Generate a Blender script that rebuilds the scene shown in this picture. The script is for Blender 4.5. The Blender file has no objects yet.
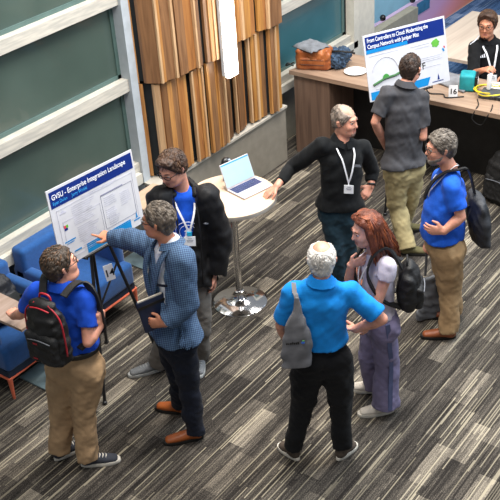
import bpy, math, random
import numpy as np
from mathutils import Vector, Matrix
random.seed(7)
PI=math.pi
COL=bpy.context.scene.collection
def V(*a): return np.array(a,dtype=float)
def nrm(v):
    v=np.array(v,dtype=float); return v/max(np.linalg.norm(v),1e-9)
def srgb(h):
    h=h.lstrip('#'); c=[int(h[i:i+2],16)/255 for i in (0,2,4)]
    return tuple((x/12.92 if x<=.04045 else ((x+.055)/1.055)**2.4) for x in c)
# ---------------------------------------------------------------- materials
MATS={}
def nodes_of(name):
    m=bpy.data.materials.new(name); m.use_nodes=True; nt=m.node_tree
    return m,nt,nt.nodes['Principled BSDF']
def mat(name,col,rough=.6,metal=0,var=.12,scale=12,bump=0,bscale=60,stretch=(1,1,1),sheen=0,emit=None,estr=0,spec=.5,alpha=1,col2=None,coat=0):
    """one procedural material: colour varied by noise, optional bump"""
    if name in MATS: return MATS[name]
    m,nt,b=nodes_of(name); N=nt.nodes; L=nt.links
    c=srgb(col); c2=srgb(col2) if col2 else tuple(min(1,x*(1+var*2)+.002) for x in c); c1=c if col2 else tuple(x*(1-var) for x in c)
    tc=N.new('ShaderNodeTexCoord'); mp=N.new('ShaderNodeMapping'); mp.inputs['Scale'].default_value=stretch
    L.new(tc.outputs['Object'],mp.inputs['Vector'])
    nz=N.new('ShaderNodeTexNoise'); nz.inputs['Scale'].default_value=scale; nz.inputs['Detail'].default_value=4
    L.new(mp.outputs[0],nz.inputs['Vector'])
    mx=N.new('ShaderNodeMix'); mx.data_type='RGBA'; mx.inputs[6].default_value=(*c1,1); mx.inputs[7].default_value=(*c2,1)
    rg=N.new('ShaderNodeMapRange'); rg.inputs[1].default_value=.35; rg.inputs[2].default_value=.65
    L.new(nz.outputs['Fac'],rg.inputs[0]); L.new(rg.outputs[0],mx.inputs[0]); L.new(mx.outputs[2],b.inputs['Base Color'])
    b.inputs['Roughness'].default_value=rough; b.inputs['Metallic'].default_value=metal; b.inputs['Specular IOR Level'].default_value=spec
    if sheen: b.inputs['Sheen Weight'].default_value=sheen
    if coat: b.inputs['Coat Weight'].default_value=coat
    if emit: b.inputs['Emission Color'].default_value=(*srgb(emit),1); b.inputs['Emission Strength'].default_value=estr
    if bump:
        n2=N.new('ShaderNodeTexNoise'); n2.inputs['Scale'].default_value=bscale; n2.inputs['Detail'].default_value=3
        L.new(mp.outputs[0],n2.inputs['Vector']); bp=N.new('ShaderNodeBump'); bp.inputs['Strength'].default_value=bump; bp.inputs['Distance'].default_value=.01
        L.new(n2.outputs['Fac'],bp.inputs['Height']); L.new(bp.outputs[0],b.inputs['Normal'])
    MATS[name]=m; return m
def wood(name,c1,c2,sc=9,axis=2,rough=.45,seed=0):
    if name in MATS: return MATS[name]
    m,nt,b=nodes_of(name); N=nt.nodes; L=nt.links
    tc=N.new('ShaderNodeTexCoord'); mp=N.new('ShaderNodeMapping')
    s=[sc,sc,sc]; s[axis]=sc*.07; mp.inputs['Scale'].default_value=s; mp.inputs['Location'].default_value=(seed*3.1,seed*1.7,seed)
    L.new(tc.outputs['Object'],mp.inputs[0])
    nz=N.new('ShaderNodeTexNoise'); nz.inputs['Scale'].default_value=2.2; nz.inputs['Detail'].default_value=6; nz.inputs['Distortion'].default_value=.8
    L.new(mp.outputs[0],nz.inputs['Vector'])
    rp=N.new('ShaderNodeValToRGB'); rp.color_ramp.elements[0].position=.32; rp.color_ramp.elements[1].position=.68
    rp.color_ramp.elements[0].color=(*srgb(c1),1); rp.color_ramp.elements[1].color=(*srgb(c2),1)
    L.new(nz.outputs['Fac'],rp.inputs[0]); L.new(rp.outputs[0],b.inputs['Base Color']); b.inputs['Roughness'].default_value=rough
    MATS[name]=m; return m
def carpet_mat(name,ramp,line,tint=1.0):
    m,nt,b=nodes_of(name); N=nt.nodes; L=nt.links
    tc=N.new('ShaderNodeTexCoord'); sp=N.new('ShaderNodeSeparateXYZ'); L.new(tc.outputs['Object'],sp.inputs[0])
    def M(op,a,bb=None,c=None):
        n=N.new('ShaderNodeMath'); n.operation=op
        for i,v in enumerate((a,bb,c)):
            if v is None: continue
            if isinstance(v,(int,float)): n.inputs[i].default_value=v
            else: L.new(v,n.inputs[i])
        return n.outputs[0]
    def WN(a,bb,c=0.0):
        cb=N.new('ShaderNodeCombineXYZ')
        for i,v in enumerate((a,bb,c)):
            if isinstance(v,(int,float)): cb.inputs[i].default_value=v
            else: L.new(v,cb.inputs[i])
        w=N.new('ShaderNodeTexWhiteNoise'); w.noise_dimensions='3D'; L.new(cb.outputs[0],w.inputs['Vector']); return w.outputs['Value']
    x,y=sp.outputs[0],sp.outputs[1]
    # planks 0.25 m x 1 m, staggered
    row=M('FLOOR',M('DIVIDE',y,.25)); rh=WN(row,3.3)
    pl=M('FLOOR',M('ADD',x,rh)); pv=WN(row,pl,1.7)
    # blocks within a plank
    def blocks(w,ln,seed):
        r=M('FLOOR',M('DIVIDE',y,w)); o=WN(r,seed); k=M('FLOOR',M('ADD',M('DIVIDE',x,ln),M('MULTIPLY',o,7.0))); return WN(r,k,seed+.5)
    b1=blocks(.125,.42,5.0); b2=blocks(.25/7,.6,9.0); l1=blocks(.0085,.6,12.0); l2=blocks(.016,.5,17.0); l3=blocks(.0065,.35,21.0)
    tone=M('ADD',M('ADD',M('MULTIPLY',pv,.20),M('MULTIPLY',M('POWER',b1,5.0),.55)),M('MULTIPLY',b2,.18))
    tone=M('ADD',tone,M('MULTIPLY',M('SUBTRACT',l2,.5),.24)); tone=M('ADD',tone,M('MULTIPLY',M('SUBTRACT',l3,.5),.34))
    nz=N.new('ShaderNodeTexNoise'); nz.inputs['Scale'].default_value=130; nz.inputs['Detail'].default_value=3
    L.new(tc.outputs['Object'],nz.inputs['Vector']); tone=M('ADD',tone,M('MULTIPLY',M('SUBTRACT',nz.outputs['Fac'],.5),1.5))
    rp=N.new('ShaderNodeValToRGB'); e=rp.color_ramp.elements
    e[0].position=.02; e[0].color=(*srgb(ramp[0]),1); e[1].position=1; e[1].color=(*srgb(ramp[-1]),1)
    for i,c in enumerate(ramp[1:-1]):
        q=e.new((i+1)/(len(ramp)-1)); q.color=(*srgb(c),1)
    L.new(tone,rp.inputs[0])
    ln=M('MULTIPLY',M('GREATER_THAN',l1,.885),M('ADD',M('MULTIPLY',b1,.55),.22))
    mx=N.new('ShaderNodeMix'); mx.data_type='RGBA'; L.new(ln,mx.inputs[0]); L.new(rp.outputs[0],mx.inputs[6]); mx.inputs[7].default_value=(*srgb(line),1)
    L.new(mx.outputs[2],b.inputs['Base Color']); b.inputs['Roughness'].default_value=.95; b.inputs['Specular IOR Level'].default_value=.15
    bp=N.new('ShaderNodeBump'); bp.inputs['Strength'].default_value=.4; bp.inputs['Distance'].default_value=.004; L.new(nz.outputs['Fac'],bp.inputs['Height']); L.new(bp.outputs[0],b.inputs['Normal'])
    return m
# ---------------------------------------------------------------- mesh helpers
class MB:
    """collects geometry for one mesh"""
    def __init__(s): s.v=[]; s.f=[]; s.m=[]
    def add(s,vs,fs,mi=0):
        o=len(s.v); s.v+= [tuple(map(float,p)) for p in vs]; s.f+=[tuple(i+o for i in f) for f in fs]; s.m+=[mi]*len(fs)
    def box(s,c,size,ax=None,mi=0,bev=0):
        c=V(*c); hx,hy,hz=[q/2 for q in size]
        X,Y,Z=(V(1,0,0),V(0,1,0),V(0,0,1)) if ax is None else [V(*a) for a in ax]
        if bev<=0:
            P=[c+X*sx*hx+Y*sy*hy+Z*sz*hz for sz in(-1,1) for sy in(-1,1) for sx in(-1,1)]
            s.add(P,[(0,2,3,1),(4,5,7,6),(0,1,5,4),(2,6,7,3),(0,4,6,2),(1,3,7,5)],mi); return
        # rounded box: stacked rounded-rectangle rings
        b=min(bev,hx*.98,hy*.98,hz*.98); n=4; rings=[]
        def ring(ins,z):
            out=[]
            for q,(sx,sy) in enumerate(((1,1),(-1,1),(-1,-1),(1,-1))):
                for i in range(n+1):
                    a=q*PI/2+i*PI/2/n
                    out.append(c+X*(sx*(hx-b)+math.cos(a)*(b-ins))+Y*(sy*(hy-b)+math.sin(a)*(b-ins))+Z*z)
            return out
        for i in range(n+1):
            t=i/n*PI/2; rings.append(ring(b-b*math.sin(t),-hz+b-b*math.cos(t)))
        for i in range(n+1):
            t=i/n*PI/2; rings.append(ring(b-b*math.cos(t),hz-b+b*math.sin(t)))
        s.loft(rings,mi)
    def loft(s,rings,mi=0,cap=True,closed=True):
        n=len(rings[0]); vs=[p for r in rings for p in r]; fs=[]
        for i in range(len(rings)-1):
            for j in range(n if closed else n-1):
                k=(j+1)%n; fs.append((i*n+j,i*n+k,(i+1)*n+k,(i+1)*n+j))
        if cap and closed: fs.append(tuple(range(n-1,-1,-1))); fs.append(tuple((len(rings)-1)*n+j for j in range(n)))
        s.add(vs,fs,mi)
    def tube(s,pts,r,n=8,mi=0,flat=None,closed=False):
        """tube along points; r scalar or list; flat=(width axis vector, w, t) makes a strap"""
        pts=[V(*p) for p in pts]; R=[r]*len(pts) if not hasattr(r,'__len__') else r; rings=[]; u=None
        for i,p in enumerate(pts):
            if closed: t=nrm(pts[(i+1)%len(pts)]-pts[i-1])
            else: t=nrm(pts[min(i+1,len(pts)-1)]-pts[max(i-1,0)])
            if flat is not None:
                w=V(*flat[0]) if np.ndim(flat[0])==1 else V(*flat[0][i]); w=nrm(w-t*w.dot(t)); q=np.cross(t,w)
                rings.append([p+w*sx*flat[1]/2+q*sy*flat[2]/2 for sx,sy in((1,1),(-1,1),(-1,-1),(1,-1))]); continue
            if u is None: u=nrm(np.cross(t,V(0,0,1) if abs(t[2])<.9 else V(1,0,0)))
            u=nrm(u-t*u.dot(t)); w=np.cross(t,u)
            rings.append([p+(u*math.cos(a)+w*math.sin(a))*R[i] for a in [2*PI*j/n for j in range(n)]])
        if closed: rings.append(rings[0])
        s.loft(rings,mi,cap=not closed)
    def cyl(s,c,r,h,n=32,mi=0,r2=None):
        c=V(*c); r2=r if r2 is None else r2
        s.loft([[c+V(math.cos(2*PI*j/n)*q,math.sin(2*PI*j/n)*q,z) for j in range(n)] for q,z in((r,0),(r2,h))],mi)
    def lathe(s,c,prof,n=40,mi=0):
        c=V(*c); s.loft([[c+V(math.cos(2*PI*j/n)*q,math.sin(2*PI*j/n)*q,z) for j in range(n)] for q,z in prof],mi)
    def ball(s,c,r,n=12,ax=None,mi=0,mfun=None):
        c=V(*c); r=V(*r) if hasattr(r,'__len__') else V(r,r,r); X,Y,Z=(V(1,0,0),V(0,1,0),V(0,0,1)) if ax is None else ax
        vs=[];fs=[];ms=[]
        for i in range(n+1):
            t=PI*i/n
            for j in range(n*2):
                a=PI*j/n; vs.append(c+X*r[0]*math.sin(t)*math.cos(a)+Y*r[1]*math.sin(t)*math.sin(a)+Z*r[2]*math.cos(t))
        for i in range(n):
            for j in range(n*2):
                k=(j+1)%(n*2); fs.append((i*n*2+j,(i+1)*n*2+j,(i+1)*n*2+k,i*n*2+k))
        s.add(vs,fs,mi)
        if mfun: 
            for q in range(len(fs)): s.m[-len(fs)+q]=mfun(sum(vs[i] for i in fs[q])/4)
    def prism(s,poly,ax,o,th,mi=0):
        """2D polygon [(a,b)] in the plane of axes ax[0],ax[1] at origin o, extruded th along ax[2]"""
        o=V(*o); A,B,Cc=[V(*a) for a in ax]
        s.loft([[o+A*a+B*b+Cc*t for a,b in poly] for t in (0,th)],mi)
    def build(s,name,mats,parent=None,smooth=False,origin=None,label=None):
        if not isinstance(mats,(list,tuple)): mats=[mats]
        off=V(0,0,0)
        if parent is not None: off=V(*WORLD[parent.name])
        if origin is not None and parent is None: off=V(*origin)
        me=bpy.data.meshes.new(name); me.from_pydata([tuple(V(*p)-off) for p in s.v],[],s.f)
        for m in mats: me.materials.append(m)
        me.polygons.foreach_set('material_index',s.m)
        if smooth: me.polygons.foreach_set('use_smooth',[True]*len(s.f))
        me.update(); o=bpy.data.objects.new(name,me); COL.objects.link(o)
        if parent is not None: o.parent=parent
        else: o.location=tuple(off)
        WORLD[o.name]=tuple(off)
        import bmesh
        bm=bmesh.new(); bm.from_mesh(me); bmesh.ops.recalc_face_normals(bm,faces=bm.faces); bm.to_mesh(me); bm.free()
        if smooth=='auto':
            me.set_sharp_from_angle(angle=math.radians(40))
        if label: o['label']=label
        return o
WORLD={}
def thing(name,label,cat,loc,group=None):
    o=bpy.data.objects.new(name,None); COL.objects.link(o); o.location=loc; o.empty_display_size=.1
    WORLD[o.name]=tuple(loc); o['label']=label; o['category']=cat
    if group: o['group']=group
    return o
def tag(o,label,cat,group=None):
    o['label']=label; o['category']=cat
    if group: o['group']=group
    return o
def struct(o): o['kind']='structure'; return o
def text_mesh(txt,size,o,A,B,Nn,name,m,parent,th=.0015,align='LEFT',bold=.0,sx=1.0):
    """built-in font lettering laid on the plane o + a*A + b*B, raised along Nn"""
    cu=bpy.data.curves.new(name,'FONT'); cu.body=txt; cu.size=size; cu.align_x=align; cu.offset=bold*size
    t=bpy.data.objects.new(name,cu); COL.objects.link(t); dg=bpy.context.evaluated_depsgraph_get()
    me=bpy.data.meshes.new_from_object(t.evaluated_get(dg)); bpy.data.objects.remove(t); bpy.data.curves.remove(cu)
    off=V(*WORLD[parent.name]); A,B,Nn,o=[V(*q) for q in (A,B,Nn,o)]
    mb=MB(); vs=[o+A*v.co.x*sx+B*v.co.y+Nn*th for v in me.vertices]; fs=[tuple(p.vertices) for p in me.polygons]
    mb.add(vs,fs); bpy.data.meshes.remove(me)
    ob=mb.build(name,m,parent); return ob
# ---------------------------------------------------------------- distance-field modelling
class Vol:
    def __init__(s,lo,hi,res):
        s.lo=np.array(lo,np.float32); s.res=res; s.n=np.ceil((np.array(hi)-lo)/res).astype(int)+1
        s.F=np.full(s.n,.15,np.float32)
    def grid(s,lo,hi,pad=.05):
        a=np.clip(np.floor((np.array(lo)-pad-s.lo)/s.res).astype(int),0,s.n-1); b=np.clip(np.ceil((np.array(hi)+pad-s.lo)/s.res).astype(int)+1,1,s.n)
        b=np.maximum(b,a+1); sl=tuple(slice(i,j) for i,j in zip(a,b))
        ax=[ (s.lo[k]+np.arange(a[k],b[k])*s.res).astype(np.float32) for k in range(3)]
        return sl,ax[0][:,None,None],ax[1][None,:,None],ax[2][None,None,:]
    def merge(s,sl,d,k,sub=False):
        f=s.F[sl]
        if sub:
            s.F[sl]=np.maximum(f,-d) if k<=0 else -smin(-f,d,k)
        else: s.F[sl]=np.minimum(f,d) if k<=0 else smin(f,d,k)
    def tube(s,pts,w,d=None,lat=None,k=.02,cap=1.0,sub=False,ends=()):
        pts=[V(*p) for p in pts]; n=len(pts)
        w=[w]*n if not hasattr(w,'__len__') else list(w); d=w if d is None else ([d]*n if not hasattr(d,'__len__') else list(d))
        lat=[V(1,0,0)]*n if lat is None else ([V(*lat)]*n if np.ndim(lat)==1 else [V(*q) for q in lat])
        P=np.array(pts); mr=max(max(w),max(d)); sl,X,Y,Z=s.grid(P.min(0)-mr,P.max(0)+mr)
        best=None
        for i in range(n-1):
            a,b=pts[i],pts[i+1]; ab=b-a; l=np.linalg.norm(ab)
            if l<1e-4: continue
            u=ab/l
            px,py,pz=X-a[0],Y-a[1],Z-a[2]
            ax=px*u[0]+py*u[1]+pz*u[2]; t=np.clip(ax/l,0,1)
            la=lat[i]+lat[i+1]; la=la-u*la.dot(u); la=nrm(la); de=np.cross(u,la)
            W=w[i]+(w[i+1]-w[i])*t; D=d[i]+(d[i+1]-d[i])*t
            x=px*la[0]+py*la[1]+pz*la[2]; y=px*de[0]+py*de[1]+pz*de[2]; z=ax-t*l
            m=np.minimum(W,D); q=np.sqrt((x/W)**2+(y/D)**2+(z/(m*cap))**2); r=(q-1)*m
            best=r if best is None else np.minimum(best,r)
        for p,nv in ends: best=np.maximum(best,(X-p[0])*nv[0]+(Y-p[1])*nv[1]+(Z-p[2])*nv[2])
        s.merge(sl,best,k,sub)
    def ell(s,c,r,ax,k=.015,sub=False):
        c=V(*c); r=V(*r); ax=[V(*a) for a in ax]; mr=max(r); sl,X,Y,Z=s.grid(c-mr,c+mr); px,py,pz=X-c[0],Y-c[1],Z-c[2]
        q=0
        for a,rr in zip(ax,r): q=q+((px*a[0]+py*a[1]+pz*a[2])/rr)**2
        q=np.sqrt(q); s.merge(sl,(q-1)*min(r),k,sub)
    def rbox(s,c,h,ax,r,k=.01,sub=False):
        c=V(*c); mr=np.linalg.norm(h); sl,X,Y,Z=s.grid(c-mr,c+mr); px,py,pz=X-c[0],Y-c[1],Z-c[2]
        q=[abs(px*a[0]+py*a[1]+pz*a[2])-(hh-r) for a,hh in zip(ax,h)]
        o=np.sqrt(sum(np.maximum(t,0)**2 for t in q))+np.minimum(np.maximum(np.maximum(q[0],q[1]),q[2]),0)-r
        s.merge(sl,o,k,sub)
    def all(s):
        return s.grid(s.lo,s.lo+s.n*s.res)
    def cut(s,p,nv):
        """drop everything on the +nv side of the plane through p"""
        sl,X,Y,Z=s.all(); s.F=np.maximum(s.F,(X-p[0])*nv[0]+(Y-p[1])*nv[1]+(Z-p[2])*nv[2])
    def cutlocal(s,p,nv,rad):
        """the same, only within rad of p"""
        sl,X,Y,Z=s.grid(V(*p)-rad,V(*p)+rad,0); pl=(X-p[0])*nv[0]+(Y-p[1])*nv[1]+(Z-p[2])*nv[2]
        R=np.sqrt((X-p[0])**2+(Y-p[1])**2+(Z-p[2])**2)-rad
        s.F[sl]=np.maximum(s.F[sl],np.minimum(pl,-R))
    def cutfun(s,fn):
        sl,X,Y,Z=s.all(); s.F=np.maximum(s.F,fn(X,Y,Z).astype(np.float32))
    def noise(s,amp,scale,seed=0,aniso=(1,1,1)):
        rg=np.random.RandomState(seed); sl,X,Y,Z=s.all(); a=np.zeros(s.n,np.float32)
        for i in range(5):
            k=rg.normal(size=3); k=k/np.linalg.norm(k)*2*PI/scale*rg.uniform(.6,1.5)*np.array(aniso); k2=rg.normal(size=3)*2*PI/scale*.35
            a+=np.sin(k[0]*X+k[1]*Y+k[2]*Z+rg.uniform(0,6)+1.6*np.sin(k2[0]*X+k2[1]*Y+k2[2]*Z+rg.uniform(0,6)))
        s.F+=a*(amp/2.2)
    def mesh(s,name,mats,parent,mfun=None,smooth_it=1,label=None,keep=None):
        F=s.F; F[0]=F[-1]=.1; F[:,0]=F[:,-1]=.1; F[:,:,0]=F[:,:,-1]=.1
        S=F<0; c=np.zeros(tuple(q-1 for q in F.shape),np.int8)
        for dx in(0,1):
            for dy in(0,1):
                for dz in(0,1): c+=S[dx:F.shape[0]-1+dx,dy:F.shape[1]-1+dy,dz:F.shape[2]-1+dz]
        act=np.argwhere((c>0)&(c<8)); ni=len(act)
        idx=np.full(c.shape,-1,np.int32); idx[act[:,0],act[:,1],act[:,2]]=np.arange(ni)
        acc=np.zeros((ni,3)); cnt=np.zeros(ni)
        corners=[(0,0,0),(1,0,0),(0,1,0),(1,1,0),(0,0,1),(1,0,1),(0,1,1),(1,1,1)]
        val=[F[act[:,0]+a,act[:,1]+b,act[:,2]+d] for a,b,d in corners]
        for i in range(8):
            for ax in range(3):
                if corners[i][ax]: continue
                j=i|(1<<ax); f0,f1=val[i],val[j]; cr=(f0<0)!=(f1<0); t=np.where(cr,f0/np.where(cr,f0-f1,1),0)
                p=np.tile(np.array(corners[i],float),(ni,1)); p[:,ax]+=t; acc[cr]+=p[cr]; cnt[cr]+=1
        vs=(acc/np.maximum(cnt,1)[:,None]+act)*s.res+s.lo
        quads=[]
        for ax in range(3):
            sa=[slice(1,-1)]*3; sb=[slice(1,-1)]*3; sa[ax]=slice(0,-1); sb[ax]=slice(1,None)
            A=S[tuple(sa)]; B=S[tuple(sb)]; e=np.argwhere(A!=B); base=e.copy(); 
            for q in range(3):
                if q!=ax: base[:,q]+=1
            ins=A[e[:,0],e[:,1],e[:,2]]; o1,o2=[q for q in range(3) if q!=ax]
            def cell(d1,d2):
                b=base.copy(); b[:,o1]-=d1; b[:,o2]-=d2; return idx[b[:,0],b[:,1],b[:,2]]
            q=np.stack([cell(0,0),cell(1,0),cell(1,1),cell(0,1)],1)
            flip=ins if ax==1 else ~ins
            q[flip]=q[flip][:,::-1]; quads.append(q)
        Q=np.concatenate(quads); Q=Q[(Q>=0).all(1)]
        for _ in range(smooth_it):
            sm=np.zeros_like(vs); cn=np.zeros(len(vs))
            for a,b in((0,1),(1,2),(2,3),(3,0)):
                np.add.at(sm,Q[:,a],vs[Q[:,b]]); np.add.at(cn,Q[:,a],1)
                np.add.at(sm,Q[:,b],vs[Q[:,a]]); np.add.at(cn,Q[:,b],1)
            vs=.5*vs+.5*sm/np.maximum(cn,1)[:,None]
        off=np.array(WORLD[parent.name]) if parent is not None else np.array(s.origin if hasattr(s,'origin') else (0,0,0))
        me=bpy.data.meshes.new(name); me.vertices.add(len(vs)); me.vertices.foreach_set('co',(vs-off).astype(np.float32).ravel())
        me.loops.add(len(Q)*4); me.polygons.add(len(Q)); me.loops.foreach_set('vertex_index',Q.astype(np.int32).ravel())
        me.polygons.foreach_set('loop_start',np.arange(0,len(Q)*4,4,dtype=np.int32)); me.polygons.foreach_set('loop_total',np.full(len(Q),4,np.int32))
        for m in (mats if isinstance(mats,(list,tuple)) else [mats]): me.materials.append(m)
        if mfun is not None:
            cen=vs[Q].mean(1); me.polygons.foreach_set('material_index',mfun(cen).astype(np.int32))
        me.polygons.foreach_set('use_smooth',np.ones(len(Q),bool)); me.update(calc_edges=True); me.validate()
        o=bpy.data.objects.new(name,me); COL.objects.link(o); WORLD[o.name]=tuple(off)
        if parent is not None: o.parent=parent
        else: o.location=tuple(off)
        if label: o['label']=label
        return o
def smin(a,b,k):
    h=np.clip(k-np.abs(a-b),0,None)/k; return np.minimum(a,b)-h*h*k*.25
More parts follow.
